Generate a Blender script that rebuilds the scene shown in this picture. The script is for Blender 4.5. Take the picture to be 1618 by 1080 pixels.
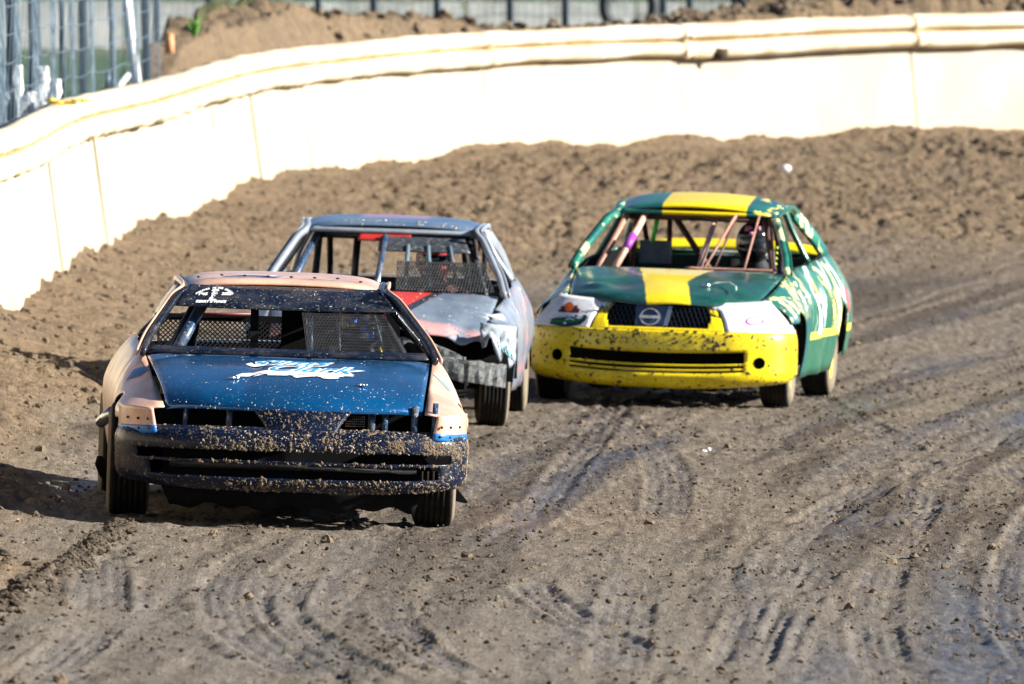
import bpy, bmesh, math, random
import numpy as np
from mathutils import Vector, Matrix
from mathutils.bvhtree import BVHTree
from mathutils import noise as mnoise

S = bpy.context.scene
for _o in list(bpy.data.objects):
    bpy.data.objects.remove(_o)
COL = S.collection
rng = random.Random(7)

# ------------------------------------------------------------------ camera
CAM_H = 2.72
cd = bpy.data.cameras.new('camera')
cam = bpy.data.objects.new('camera', cd)
COL.objects.link(cam)
cam.location = (0, 0, CAM_H)
cam.rotation_euler = (math.radians(90 - 1.629), 0, 0)
cd.sensor_width = 36.0
cd.lens = 430.4
cd.clip_start = 1.0
cd.clip_end = 6000
cd.dof.use_dof = True
cd.dof.focus_distance = 62.0
cd.dof.aperture_fstop = 8.0
S.camera = cam

# ------------------------------------------------------------------ sky, sun, exposure
SUN_EL = 24.0
SUN_AZ = 7.0          # degrees from +X (image right) towards the camera (-Y)
W = bpy.data.worlds.new("World")
S.world = W
W.use_nodes = True
wn = W.node_tree.nodes
wn.clear()
sky = wn.new('ShaderNodeTexSky')
sky.sky_type = 'NISHITA'
sky.sun_disc = False
sky.sun_elevation = math.radians(SUN_EL)
sky.sun_rotation = math.radians(90 + SUN_AZ)
sky.air_density = 0.45
sky.dust_density = 0.1
bg = wn.new('ShaderNodeBackground')
bg.inputs[1].default_value = 0.05
wo = wn.new('ShaderNodeOutputWorld')
W.node_tree.links.new(sky.outputs[0], bg.inputs[0])
W.node_tree.links.new(bg.outputs[0], wo.inputs[0])

sd = bpy.data.lights.new('sun', 'SUN')
sd.energy = 5.0
sd.angle = math.radians(0.55)
sd.color = (1.0, 0.95, 0.87)
sun = bpy.data.objects.new('sun', sd)
COL.objects.link(sun)
_e, _a = math.radians(SUN_EL), math.radians(SUN_AZ)
tosun = Vector((math.cos(_e) * math.cos(_a), -math.cos(_e) * math.sin(_a), math.sin(_e)))
sun.rotation_euler = tosun.to_track_quat('Z', 'Y').to_euler()
sun.location = (20, -10, 30)

vs = S.view_settings
vs.view_transform = 'Standard'
vs.look = 'None'
vs.gamma = 1
vs.use_curve_mapping = False
vs.exposure = 1.65
try:
    S.cycles.max_bounces = 6
    S.cycles.diffuse_bounces = 2
    S.cycles.use_denoising = True
except Exception:
    pass

# ------------------------------------------------------------------ material helpers
def new_mat(name):
    m = bpy.data.materials.new(name)
    m.use_nodes = True
    nt = m.node_tree
    b = nt.nodes['Principled BSDF']
    return m, nt, b

class N:
    """tiny node helper"""
    def __init__(s, nt): s.nt = nt
    def add(s, t, **k):
        n = s.nt.nodes.new(t)
        for a, v in k.items(): setattr(n, a, v)
        return n
    def link(s, a, b): s.nt.links.new(a, b)
    def coord(s): return s.add('ShaderNodeTexCoord').outputs['Object']
    def noise(s, vec, scale, detail=4, rough=0.55, dist=0.0):
        n = s.add('ShaderNodeTexNoise')
        n.inputs['Scale'].default_value = scale
        n.inputs['Detail'].default_value = detail
        n.inputs['Roughness'].default_value = rough
        n.inputs['Distortion'].default_value = dist
        if vec is not None: s.link(vec, n.inputs['Vector'])
        return n.outputs[0]
    def mapping(s, vec, scale=(1, 1, 1), loc=(0, 0, 0), rot=(0, 0, 0)):
        n = s.add('ShaderNodeMapping')
        n.inputs['Scale'].default_value = scale
        n.inputs['Location'].default_value = loc
        n.inputs['Rotation'].default_value = rot
        s.link(vec, n.inputs['Vector'])
        return n.outputs[0]
    def ramp(s, fac, stops):
        n = s.add('ShaderNodeValToRGB')
        cr = n.color_ramp
        while len(cr.elements) < len(stops): cr.elements.new(0.5)
        for e, (p, c) in zip(cr.elements, stops):
            e.position = p
            e.color = c if len(c) == 4 else (*c, 1)
        s.link(fac, n.inputs[0])
        return n.outputs[0]
    def mix(s, fac, a, b):
        n = s.add('ShaderNodeMix', data_type='RGBA')
        for sock, v in ((n.inputs[0], fac), (n.inputs[6], a), (n.inputs[7], b)):
            if hasattr(v, 'links') or hasattr(v, 'is_output'): s.link(v, sock)
            else: sock.default_value = v if not isinstance(v, tuple) or len(v) == 4 else (*v, 1)
        return n.outputs[2]
    def math(s, op, a, b=0.0, c=None):
        n = s.add('ShaderNodeMath', operation=op)
        for i, v in enumerate((a, b) if c is None else (a, b, c)):
            if hasattr(v, 'is_output'): s.link(v, n.inputs[i])
            else: n.inputs[i].default_value = v
        return n.outputs[0]
    def sep(s, vec):
        n = s.add('ShaderNodeSeparateXYZ'); s.link(vec, n.inputs[0]); return n.outputs
    def step(s, v, lo, hi):
        n = s.add('ShaderNodeMapRange'); n.interpolation_type = 'SMOOTHSTEP'
        s.link(v, n.inputs[0]); n.inputs[1].default_value = lo; n.inputs[2].default_value = hi
        return n.outputs[0]
    def attr(s, name):
        n = s.add('ShaderNodeAttribute'); n.attribute_name = name; return n.outputs['Fac']
    def bump(s, h, strength, dist, normal=None):
        n = s.add('ShaderNodeBump')
        n.inputs['Strength'].default_value = strength
        n.inputs['Distance'].default_value = dist
        s.link(h, n.inputs['Height'])
        return n.outputs[0]

MUDC = (0.14, 0.098, 0.060)
def paint(name, col, rough=0.3, metallic=0.0, mud=0.25, mudscale=1.0, pattern=None, coat=0.3, film=0.35, low=0.0, scratch=0.0, mudc=MUDC):
    """car paint with dust film, mud specks and an optional painted pattern (function of the node helper -> colour)"""
    m, nt, b = new_mat(name)
    n = N(nt)
    co = n.coord()
    base = pattern(n, co) if pattern else None
    tone = n.noise(co, 3.5, 5, 0.6)
    if base is None:
        dark = tuple(c * 0.8 for c in col); lite = tuple(min(1, c * 1.12) for c in col)
        base = n.mix(n.step(tone, 0.35, 0.65), dark, lite)
    # thin film of dust, blotchy
    fm = n.math('MULTIPLY', n.step(n.noise(co, 6.0, 8, 0.7), 0.42, 0.75), film)
    base = n.mix(fm, base, tuple(c * 1.2 for c in mudc))
    if scratch:
        sc = n.step(n.noise(n.mapping(co, (2, 30, 30), rot=(0.2, 0.1, 0.3)), 6, 4, 0.7), 0.62, 0.68)
        base = n.mix(n.math('MULTIPLY', sc, scratch), base, (0.6, 0.58, 0.55))
    # specks
    s1 = n.step(n.noise(co, 55 * mudscale, 3, 0.6, 0.6), 0.70 - 0.1 * mud, 0.72 - 0.1 * mud)
    z = n.sep(co)[2]
    s2 = n.step(n.noise(co, 130 * mudscale, 2, 0.5, 0.3), 0.68 - 0.08 * mud, 0.70 - 0.08 * mud)
    sp = n.math('MAXIMUM', s1, s2)
    if low > 0:
        k = n.math('SUBTRACT', 1.0, n.step(z, 0.12, 0.12 + low))
        cake = n.step(n.math('ADD', n.noise(co, 22, 6, 0.7), n.math('MULTIPLY', k, 0.30)), 0.60, 0.74)
        sp = n.math('MAXIMUM', sp, cake)
    base = n.mix(sp, base, mudc)
    n.link(base, b.inputs['Base Color'])
    r = n.math('ADD', n.math('MULTIPLY', fm, 0.6), rough)
    r = n.math('MAXIMUM', r, n.math('MULTIPLY', sp, 0.9))
    n.link(r, b.inputs['Roughness'])
    b.inputs['Metallic'].default_value = metallic
    n.link(n.math('MULTIPLY', n.math('SUBTRACT', 1.0, sp), coat), b.inputs['Coat Weight'])
    b.inputs['Coat Roughness'].default_value = 0.12
    hh = n.math('ADD', n.math('MULTIPLY', sp, 0.5), n.math('MULTIPLY', n.noise(co, 7, 3, 0.5), 1.0))
    n.link(n.bump(hh, 0.35, 0.012), b.inputs['Normal'])
    return m

def plain(name, col, rough=0.6, metallic=0.0, var=0.25, scale=12, dirt=0.0, dirtc=MUDC, bump=0.2):
    m, nt, b = new_mat(name)
    n = N(nt); co = n.coord()
    t = n.noise(co, scale, 6, 0.65)
    c = n.mix(n.step(t, 0.3, 0.7), tuple(x * (1 - var) for x in col), tuple(min(1, x * (1 + var)) for x in col))
    if dirt:
        c = n.mix(n.math('MULTIPLY', n.step(n.noise(co, scale * 2.3, 6, 0.7), 0.62 - 0.35 * dirt, 0.72 - 0.2 * dirt), min(1, dirt + 0.3)), c, dirtc)
    n.link(c, b.inputs['Base Color'])
    b.inputs['Roughness'].default_value = rough
    b.inputs['Metallic'].default_value = metallic
    if bump: n.link(n.bump(n.noise(co, scale * 3, 5, 0.7), bump, 0.004), b.inputs['Normal'])
    return m

# ------------------------------------------------------------------ object helpers
def mk(name, verts, faces, mat=None, parent=None, smooth=True, solid=0.0, off=-1.0):
    me = bpy.data.meshes.new(name)
    me.from_pydata([tuple(v) for v in verts], [], [tuple(f) for f in faces])
    if smooth:
        me.polygons.foreach_set('use_smooth', [True] * len(me.polygons))
    me.update()
    ob = bpy.data.objects.new(name, me)
    COL.objects.link(ob)
    if mat:
        for q in (mat if isinstance(mat, (list, tuple)) else [mat]): me.materials.append(q)
    if parent is not None: ob.parent = parent
    if solid:
        md = ob.modifiers.new('thickness', 'SOLIDIFY'); md.thickness = solid; md.offset = off
    return ob

def empty(name, loc, rot=(0, 0, 0), parent=None):
    e = bpy.data.objects.new(name, None)
    e.empty_display_size = 0.2
    COL.objects.link(e); e.location = loc; e.rotation_euler = rot
    if parent is not None: e.parent = parent
    return e

def tag(o, label=None, cat=None, group=None, kind=None):
    if label: o['label'] = label
    if cat: o['category'] = cat
    if group: o['group'] = group
    if kind: o['kind'] = kind
    return o

class MB:
    """collects simple solids into one mesh"""
    def __init__(s): s.v = []; s.f = []
    def add(s, vs, fs):
        o = len(s.v); s.v += [tuple(v) for v in vs]; s.f += [tuple(i + o for i in f) for f in fs]; return s
    def box(s, c, d, rot=None):
        c = Vector(c); R = rot or Matrix.Identity(3); h = Vector(d) / 2
        vs = [c + R @ Vector((sx * h.x, sy * h.y, sz * h.z)) for sx in (-1, 1) for sy in (-1, 1) for sz in (-1, 1)]
        return s.add(vs, [(0, 1, 3, 2), (4, 6, 7, 5), (0, 4, 5, 1), (2, 3, 7, 6), (0, 2, 6, 4), (1, 5, 7, 3)])
    def tube(s, pts, r, n=8, cap=True):
        pts = [Vector(p) for p in pts]; rs = r if isinstance(r, (list, tuple)) else [r] * len(pts)
        rings = []; prev = None
        for i, p in enumerate(pts):
            d = (pts[min(i + 1, len(pts) - 1)] - pts[max(i - 1, 0)])
            if d.length < 1e-9: d = Vector((0, 0, 1))
            d.normalize()
            if prev is None:
                a = Vector((0, 0, 1)) if abs(d.z) < 0.9 else Vector((1, 0, 0))
                x = d.cross(a).normalized()
            else:
                x = (prev - d * prev.dot(d)).normalized()
            y = d.cross(x); prev = x
            rings.append([p + (x * math.cos(2 * math.pi * k / n) + y * math.sin(2 * math.pi * k / n)) * rs[i] for k in range(n)])
        vs = [v for r_ in rings for v in r_]; fs = []
        for i in range(len(rings) - 1):
            for k in range(n):
                a = i * n + k; b = i * n + (k + 1) % n
                fs.append((a, b, b + n, a + n))
        if cap:
            fs.append(tuple(range(n))[::-1]); fs.append(tuple(range((len(rings) - 1) * n, len(rings) * n)))
        return s.add(vs, fs)
    def ico(s, c, r, jit=0.25, R=rng, squash=(1, 1, 1)):
        t = (1 + 5 ** .5) / 2
        base = [(-1, t, 0), (1, t, 0), (-1, -t, 0), (1, -t, 0), (0, -1, t), (0, 1, t), (0, -1, -t), (0, 1, -t), (t, 0, -1), (t, 0, 1), (-t, 0, -1), (-t, 0, 1)]
        fs = [(0, 11, 5), (0, 5, 1), (0, 1, 7), (0, 7, 10), (0, 10, 11), (1, 5, 9), (5, 11, 4), (11, 10, 2), (10, 7, 6), (7, 1, 8), (3, 9, 4), (3, 4, 2), (3, 2, 6), (3, 6, 8), (3, 8, 9), (4, 9, 5), (2, 4, 11), (6, 2, 10), (8, 6, 7), (9, 8, 1)]
        vs = []
        for b in base:
            k = r * (1 + R.uniform(-jit, jit)) / 1.9
            vs.append((c[0] + b[0] * k * squash[0], c[1] + b[1] * k * squash[1], c[2] + b[2] * k * squash[2]))
        return s.add(vs, fs)
    def build(s, name, mat=None, parent=None, smooth=True):
        return mk(name, s.v, s.f, mat, parent, smooth)

def interp(tab, x):
    return float(np.interp(x, [t[0] for t in tab], [t[1] for t in tab]))
# ------------------------------------------------------------------ ground maths
_T = np.random.RandomState(11).rand(8, 256, 256).astype(np.float32)
def vnoise(x, y, seed=0):
    xi = np.floor(x).astype(np.int64); yi = np.floor(y).astype(np.int64)
    fx = (x - xi).astype(np.float32); fy = (y - yi).astype(np.float32)
    fx = fx * fx * (3 - 2 * fx); fy = fy * fy * (3 - 2 * fy)
    T = _T[seed % 8]; o = (seed // 8) * 37
    x0 = (xi + o) & 255; x1 = (xi + 1 + o) & 255; y0 = (yi + o) & 255; y1 = (yi + 1 + o) & 255
    return (T[x0, y0] * (1 - fx) + T[x1, y0] * fx) * (1 - fy) + (T[x0, y1] * (1 - fx) + T[x1, y1] * fx) * fy
def fbm(x, y, sc, oct=4, seed=0, gain=0.55):
    a = 1.0; s = 0; t = 0
    for i in range(oct):
        s = s + a * vnoise(x * sc + 17.3 * i, y * sc + 9.1 * i, seed + i); t += a
        a *= gain; sc *= 2.07
    return s / t
def clods(x, y, cell, seed, dens=0.7):
    """dome shaped lumps in jittered cells"""
    xs = x / cell; ys = y / cell
    xi = np.floor(xs).astype(np.int64); yi = np.floor(ys).astype(np.int64)
    out = np.zeros_like(xs, dtype=np.float32)
    A, B, C, D = _T[seed % 8], _T[(seed + 1) % 8], _T[(seed + 2) % 8], _T[(seed + 3) % 8]
    for dx in (-1, 0, 1):
        for dy in (-1, 0, 1):
            cx = xi + dx; cy = yi + dy
            i, j = (cx + 13 * seed) & 255, (cy + 7 * seed) & 255
            px = cx + A[i, j]; py = cy + B[i, j]
            r = 0.30 + 0.5 * C[i, j]
            q = 1 - ((xs - px) ** 2 + (ys - py) ** 2) / (r * r)
            h = np.sqrt(np.clip(q, 0, 1)) * r * (D[i, j] < dens)
            out = np.maximum(out, h)
    return out * cell
def sstep(x, a, b):
    t = np.clip((x - a) / (b - a), 0, 1)
    return t * t * (3 - 2 * t)

# wall line in plan: x, y, base height, height of the dirt ridge behind it
WALL = [(-7.6, 22, .30, .9), (-6.5, 34, .34, .9), (-5.4, 46, .38, .9), (-4.6, 58, .44, .9), (-4.0, 70, .50, .95), (-3.45, 82, .54, 1.0), (-3.28, 92, .68, 1.2), (-2.97, 101, .74, 1.55),
        (-2.33, 110, .92, 2.32), (-1.49, 115.5, 1.01, 2.50), (-0.67, 118.3, 1.075, 2.50), (0.57, 120.3, 1.136, 2.46), (1.86, 121.6, 1.17, 2.36),
        (3.46, 122.9, 1.245, 2.48), (5.14, 124.2, 1.28, 2.64), (7.2, 125.4, 1.31, 2.7), (10, 126.4, 1.33, 2.8), (14, 126.4, 1.35, 2.8), (18, 123, 1.36, 2.8), (21, 115, 1.36, 2.8), (23.5, 100, 1.3, 2.6), (24.5, 70, 1.2, 2.5), (24.5, 40, 1.1, 2.4)]
def catmull(P, k=12):
    P = np.array(P, float); out = []
    n = len(P)
    for i in range(n - 1):
        p0, p1, p2, p3 = P[max(i - 1, 0)], P[i], P[i + 1], P[min(i + 2, n - 1)]
        for j in range(k):
            t = j / k
            out.append(0.5 * ((2 * p1) + (-p0 + p2) * t + (2 * p0 - 5 * p1 + 4 * p2 - p3) * t * t + (-p0 + 3 * p1 - 3 * p2 + p3) * t ** 3))
    out.append(P[-1])
    return np.array(out)
WL = catmull(WALL, 14)
_seg = np.hypot(np.diff(WL[:, 0]), np.diff(WL[:, 1]))
WS = np.concatenate([[0], np.cumsum(_seg)])
WT = np.gradient(WL[:, :2], axis=0); WT /= np.linalg.norm(WT, axis=1)[:, None]
WN = np.stack([WT[:, 1], -WT[:, 0]], 1)        # normal towards the track
def wall_at(s):
    return [float(np.interp(s, WS, WL[:, k])) for k in range(4)] + [float(np.interp(s, WS, WN[:, k])) for k in range(2)]

def wall_dist(x, y):
    """signed distance to the wall (track side positive) and its parameter; exact on a point list"""
    shp = x.shape; x = x.ravel(); y = y.ravel()
    d = np.full(x.shape, 1e9); s = np.zeros(x.shape); sg = np.ones(x.shape)
    for i in range(len(WL) - 1):
        ax, ay = WL[i, :2]; bx, by = WL[i + 1, :2]
        L2 = (bx - ax) ** 2 + (by - ay) ** 2
        t = np.clip(((x - ax) * (bx - ax) + (y - ay) * (by - ay)) / L2, 0, 1)
        qx = x - (ax + t * (bx - ax)); qy = y - (ay + t * (by - ay))
        dd = np.hypot(qx, qy)
        m = dd < d
        d = np.where(m, dd, d)
        s = np.where(m, WS[i] + t * (WS[i + 1] - WS[i]), s)
        side = (by - ay) * qx - (bx - ax) * qy
        sg = np.where(m, np.where(side >= 0, 1.0, -1.0), sg)
    return (d * sg).reshape(shp), s.reshape(shp)

_cx = np.arange(-12, 14.01, 0.2); _cy = np.arange(40, 142.01, 0.25)
_CX, _CY = np.meshgrid(_cx, _cy)
_CD, _CS = wall_dist(_CX, _CY)
def grid_lookup(A, x, y):
    fx = np.clip((x + 12) / 0.2, 0, len(_cx) - 1.001); fy = np.clip((y - 40) / 0.25, 0, len(_cy) - 1.001)
    i = fx.astype(int); j = fy.astype(int); fx = fx - i; fy = fy - j
    return (A[j, i] * (1 - fx) + A[j, i + 1] * fx) * (1 - fy) + (A[j + 1, i] * (1 - fx) + A[j + 1, i + 1] * fx) * fy
def ds(x, y):
    ins = (x > -11.9) & (x < 13.9) & (y > 40) & (y < 141.9)
    d = grid_lookup(_CD, x, y); s = grid_lookup(_CS, x, y)
    out = ~ins
    if out.any():
        d = d.copy(); s = s.copy()
        dd, ss = wall_dist(x[out], y[out]); d[out] = dd; s[out] = ss
    return d, s

def g0(x, y):
    xc = np.clip(x, -6, 8)
    return -0.033 * xc + 0.004 * np.clip(y - 60, 0, 40)
def base_height(x, y):
    d, s = ds(x, y)
    zb = np.interp(s, WS, WL[:, 2]); zr = np.interp(s, WS, WL[:, 3])
    a = g0(x, y)
    # long banking towards the far turn
    yw = np.interp(x, [-2.3, -0.67, 0.57, 1.86, 3.46, 5.14, 7.2, 10], [110, 118.3, 120.3, 121.6, 122.9, 124.2, 125.4, 126.4])
    zbk = np.interp(x, [-2.3, -0.67, 0.57, 1.86, 3.46, 5.14, 8], [.92, 1.075, 1.136, 1.17, 1.245, 1.28, 1.32])
    k = np.clip((y - (yw - 38)) / 38, 0, 1)
    z = a + (zbk - a) * k ** 1.75
    # short steep shoulder at the foot of the wall
    R = np.interp(s, [0, WS[14 * 6], WS[14 * 8], WS[14 * 11]], [2.1, 2.1, 3.5, 5.0])
    f = np.clip(1 - np.abs(d) / R, 0, 1) ** 1.5
    z = z + (zb - z) * f
    # loose dirt heaped against the wall
    heap = 0.03 + 0.15 * sstep(fbm(x, y * 0.6, 0.75, 4, 3), 0.30, 0.72)
    z = z + np.where(d > -0.09, heap * np.exp(-np.clip(d, 0, 9) / 0.8), 0)
    # behind the wall
    far = np.interp(y, [60, 95, 118, 130, 175, 190, 260, 600, 3000], [.6, .9, 1.4, 1.7, 1.9, 2.2, 6.5, 14, 30])
    e = -d
    rc_ = np.interp(s, [WS[14 * 7], WS[14 * 8], WS[14 * 9], WS[14 * 11]], [.55, .65, 1.2, 2.1]); rw_ = np.interp(s, [WS[14 * 7], WS[14 * 8], WS[14 * 9], WS[14 * 11]], [.28, .34, .7, 1.3])
    ridge = np.exp(-((e - rc_) / rw_) ** 2)
    isr = sstep(s, WS[14 * 7] + 1.5, WS[14 * 7] + 7)
    base_b = zb + 0.25
    zbh = base_b + (far - base_b) * sstep(e, 1.0, 9.0)
    lump = (fbm(x, y, 0.9, 4, 5) - 0.5) * 0.25
    zbh = np.maximum(zbh, (zb + (zr + lump - zb) * np.clip(ridge * 1.25, 0, 1)) * isr)
    z = np.where(d > -0.09, z, zbh)
    return z, d, s

# ruts and tread marks: (points (y, x)), half width, depth, number of grooves
RUTS = [
    ([(48, -2.35), (52.8, -2.15), (57, -2.0), (61.2, -1.93)], 0.04, -0.022, 1),
    ([(47, -0.55), (50, -1.0), (53, -1.2), (56, -1.25), (59, -1.18)], 0.16, 0.012, 5),
    ([(47, -0.35), (50, -0.75), (53, -1.0), (56, -1.0), (59, -0.98)], 0.10, 0.012, 4),
    ([(47, 0.05), (50, -0.35), (53, -0.52), (56, -0.55)], 0.09, 0.011, 4),
    ([(47, -1.9), (51, -1.75), (55, -1.85), (59, -2.0)], 0.12, 0.012, 4),
    ([(48, 0.85), (53, 1.05), (58, 1.25), (63, 1.52), (67, 1.9), (71, 2.4), (74, 3.1), (76.5, 4.2)], 0.13, 0.013, 4),
    ([(48, 0.95), (53, 1.18), (58, 1.45), (63, 1.85), (66, 2.35), (69, 3.1), (71, 4.1)], 0.10, 0.010, 3),
    ([(48, 1.5), (54, 1.6), (60, 1.85), (66, 2.2), (72, 2.4), (80, 2.1), (92, 1.6)], 0.11, 0.012, 4),
    ([(48, 2.2), (55, 2.25), (62, 2.6), (68, 3.1), (72, 4.0)], 0.12, 0.012, 4),
    ([(48, 0.4), (56, 0.55), (64, 0.8), (72, 0.85), (82, 0.4)], 0.12, 0.009, 4),
    ([(62, 3.3), (66, 3.1), (70, 2.95), (74, 3.05), (78, 3.4)], 0.16, 0.012, 5),
    ([(50, 0.62), (56, 0.1), (64, 0.15), (74, 0.5), (86, 0.9)], 0.10, 0.010, 3),
]
def ground_detail(x, y, z, d):
    """adds lumps, clods and ruts; returns z, wet, rough"""
    # rough loose zone: towards the wall; polished track in the middle/right
    edge_l = np.interp(y, [45, 55, 62, 70, 80, 95], [-2.1, -1.95, -2.35, -2.35, -2.2, -2.0])
    wob = (fbm(x, y * 0.4, 0.8, 3, 2) - 0.5) * 0.9
    rough_l = sstep(edge_l - x + wob, -0.15, 0.5)
    ymid = np.interp(x, [-3, 0, 3, 6], [86, 92, 99, 101])
    rough_b = sstep(y - ymid + wob * 8, 0, 12)
    rough = np.clip(np.maximum(rough_l, rough_b), 0, 1)
    rough = np.where(d > 0, rough, 1.0)
    track = 1 - rough
    z = z + (fbm(x, y, 0.35, 3, 1) - 0.5) * 0.05 * np.where(d > 0, 1, 3)
    c1 = clods(x, y, 0.19, 1, 0.75); c2 = clods(x, y, 0.085, 4, 0.75); c3 = clods(x, y, 0.34, 6, 0.45)
    n1 = fbm(x, y, 7.0, 4, 2) - 0.5
    patch = sstep(fbm(x, y, 0.6, 3, 4), 0.35, 0.65)
    z = z + rough * (0.45 + 0.55 * sstep(np.abs(d), 0.1, 1.2)) * ((0.10 + 0.28 * patch) * c1 + 0.42 * c2 + 0.12 * patch * c3 + n1 * 0.06)
    # streaky polished surface, drag marks run along the track
    st = fbm(x * 9 + y * 0.25, y * 0.5, 1.0, 4, 6) - 0.5
    fine = fbm(x, y, 16, 3, 7) - 0.5
    scab = sstep(fbm(x, y, 3.2, 4, 0), 0.53, 0.66)
    z = z + track * (st * 0.010 + fine * 0.013 + scab * (0.004 + fine * 0.03) + 0.09 * clods(x, y, 0.11, 2, 0.10) + 0.14 * clods(x, y, 0.055, 5, 0.18))
    wet = np.zeros_like(x)
    xs = x - np.interp(y, [40, 50, 60, 70, 80, 90, 110], [-.3, 0, .35, .95, 2.0, 3.4, 7.0])
    sA = fbm((xs + 0.25 * (fbm(x * .3, y * .05, 1.0, 3, 2) - .5)) * 5.5, y * 0.14, 1.0, 5, 3); sB = fbm(xs * 1.7, y * 0.05, 1.0, 4, 5)
    deb = track * sstep(sA * 0.62 + sB * 0.38 + 0.05 * (fbm(x, y, 2.5, 3, 1) - .5), 0.495, 0.60)
    z = z + deb * (0.20 * clods(x, y, 0.07, 6, 0.5) + fine * 0.010) - track * 0.005 * sstep(-sA, -0.47, -0.38)
    for pts, hw, dep, ng in RUTS:
        p = np.array(pts)
        ym = (y > p[0, 0]) & (y < p[-1, 0])
        fit = catmull(p, 10)
        xc = np.interp(y, fit[:, 0], fit[:, 1])
        q = np.abs(x - xc)
        prof = sstep(-(q), -hw * 1.15, -hw * 0.85) * ym
        end = sstep(y, p[0, 0], p[0, 0] + 2) * sstep(-y, -p[-1, 0], -p[-1, 0] + 3)
        brk = sstep(fbm(x, y, 0.7, 3, 5), 0.30, 0.5)
        if dep < 0:
            z = z - dep * np.exp(-(q / hw) ** 2) * ym * (0.4 + 1.2 * fbm(x, y, 9, 3, 3)) * end + 0.6 * clods(x, y, 0.07, 3, 0.9) * np.exp(-(q / (hw * 1.3)) ** 2) * ym * end
        else:
            gv = 0.5 + 0.5 * np.cos((x - xc) / hw * math.pi * ng)
            z = z - prof * dep * (0.35 + 0.65 * gv) * end * brk
            z = z + dep * 0.9 * np.exp(-((q - hw * 1.2) / (hw * 0.25)) ** 2) * ym * end * brk
            wet = np.maximum(wet, prof * end * 0.6 * brk)
    big = fbm(xs * 1.5, y * 0.06, 1.0, 5, 6)
    drift = sstep(x * 0.35 + (70 - y) * 0.02, -1.0, 1.0)
    wet = np.maximum(wet, track * sstep(big + 0.16 * drift, 0.42, 0.80))
    return z, wet * (d > 0), rough, deb * (d > 0)

def nonuni(parts):
    out = []
    for a, b, st in parts:
        n = max(1, int(round((b - a) / st))); out += list(np.linspace(a, b, n, endpoint=False))
    out.append(parts[-1][1]); return np.array(out)
gx = nonuni([(-3000, -400, 650), (-400, -60, 60), (-60, -14, 6), (-14, -6.2, .5), (-6.2, -4.6, .1), (-4.6, 5.6, .0165), (5.6, 8, .12), (8, 14, .5), (14, 60, 4), (60, 400, 50), (400, 3000, 650)])
gy = nonuni([(-300, -20, 40), (-20, 40, 3), (40, 46.5, .25), (46.5, 76, .052), (76, 128, .088), (128, 140, .5), (140, 200, 3), (200, 500, 25), (500, 4000, 500)])
X, Y = np.meshgrid(gx, gy)
Z, D_, S_ = base_height(X, Y)
Z, WET, ROUGH, DEB = ground_detail(X, Y, Z, D_)
nx, ny = len(gx), len(gy)
def height(x, y):
    i = min(max(int(np.searchsorted(gx, x)) - 1, 0), nx - 2); j = min(max(int(np.searchsorted(gy, y)) - 1, 0), ny - 2)
    u = (x - gx[i]) / (gx[i + 1] - gx[i]); v = (y - gy[j]) / (gy[j + 1] - gy[j])
    return float((Z[j, i] * (1 - u) + Z[j, i + 1] * u) * (1 - v) + (Z[j + 1, i] * (1 - u) + Z[j + 1, i + 1] * u) * v)

me = bpy.data.meshes.new('ground')
me.vertices.add(nx * ny)
co = np.stack([X, Y, Z], -1).reshape(-1).astype(np.float32)
me.vertices.foreach_set('co', co)
I, J = np.meshgrid(np.arange(nx - 1), np.arange(ny - 1))
a = (J * nx + I).ravel()
quads = np.stack([a, a + 1, a + nx + 1, a + nx], 1).astype(np.int32)
nf = len(quads)
me.loops.add(nf * 4); me.loops.foreach_set('vertex_index', quads.ravel())
me.polygons.add(nf)
me.polygons.foreach_set('loop_start', np.arange(0, nf * 4, 4, dtype=np.int32))
try: me.polygons.foreach_set('loop_total', np.full(nf, 4, dtype=np.int32))
except Exception: pass
me.polygons.foreach_set('use_smooth', np.ones(nf, dtype=bool))
me.update(calc_edges=True)
GRASS = np.where(D_ < 0, sstep(-D_, np.interp(S_, [WS[14 * 9], WS[14 * 11]], [1.2, 4.0]), np.interp(S_, [WS[14 * 9], WS[14 * 11]], [2.4, 6.5])), 0) * (0.3 + 0.7 * sstep(fbm(X, Y, 0.4, 4, 2), 0.35, 0.5))
GRASS = np.where(((D_ < -0.5) & (S_ < WS[14 * 7] + 3.5)) | ((D_ < -1.5) & (X < -2.4)), np.maximum(GRASS, 0.55 + 0.45 * sstep(fbm(X, Y * .4, .6, 4, 2), .4, .5)), GRASS)
GRASS = np.where((D_ < -0.3) & (S_ < WS[14 * 7] + 1) , np.maximum(GRASS, sstep(fbm(X, Y, 0.5, 4, 2), 0.38, 0.5)), GRASS)
for nm, arr in (('wet', WET), ('loose', ROUGH), ('debris', DEB), ('grass', GRASS)):
    at = me.attributes.new(nm, 'FLOAT', 'POINT'); at.data.foreach_set('value', arr.ravel().astype(np.float32))
m, nt, b = new_mat('dirt')
n = N(nt); co_ = n.coord()
wet = n.attr('wet'); loose = n.attr('loose'); gr = n.attr('grass')
big = n.noise(co_, 0.8, 5, 0.6)
mid = n.noise(co_, 13, 6, 0.72)
fin = n.noise(n.mapping(co_, (1, 0.35, 1)), 55, 5, 0.75)
stk = n.noise(n.mapping(co_, (14, 0.9, 1)), 1.5, 5, 0.7)
brown = n.mix(n.step(mid, 0.3, 0.7), (0.125, 0.084, 0.047), (0.275, 0.196, 0.116))
brown = n.mix(n.math('MULTIPLY', n.step(fin, 0.45, 0.7), 0.45), brown, (0.055, 0.038, 0.024))
pale = n.mix(n.step(stk, 0.35, 0.65), (0.125, 0.097, 0.066), (0.250, 0.202, 0.146))
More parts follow.
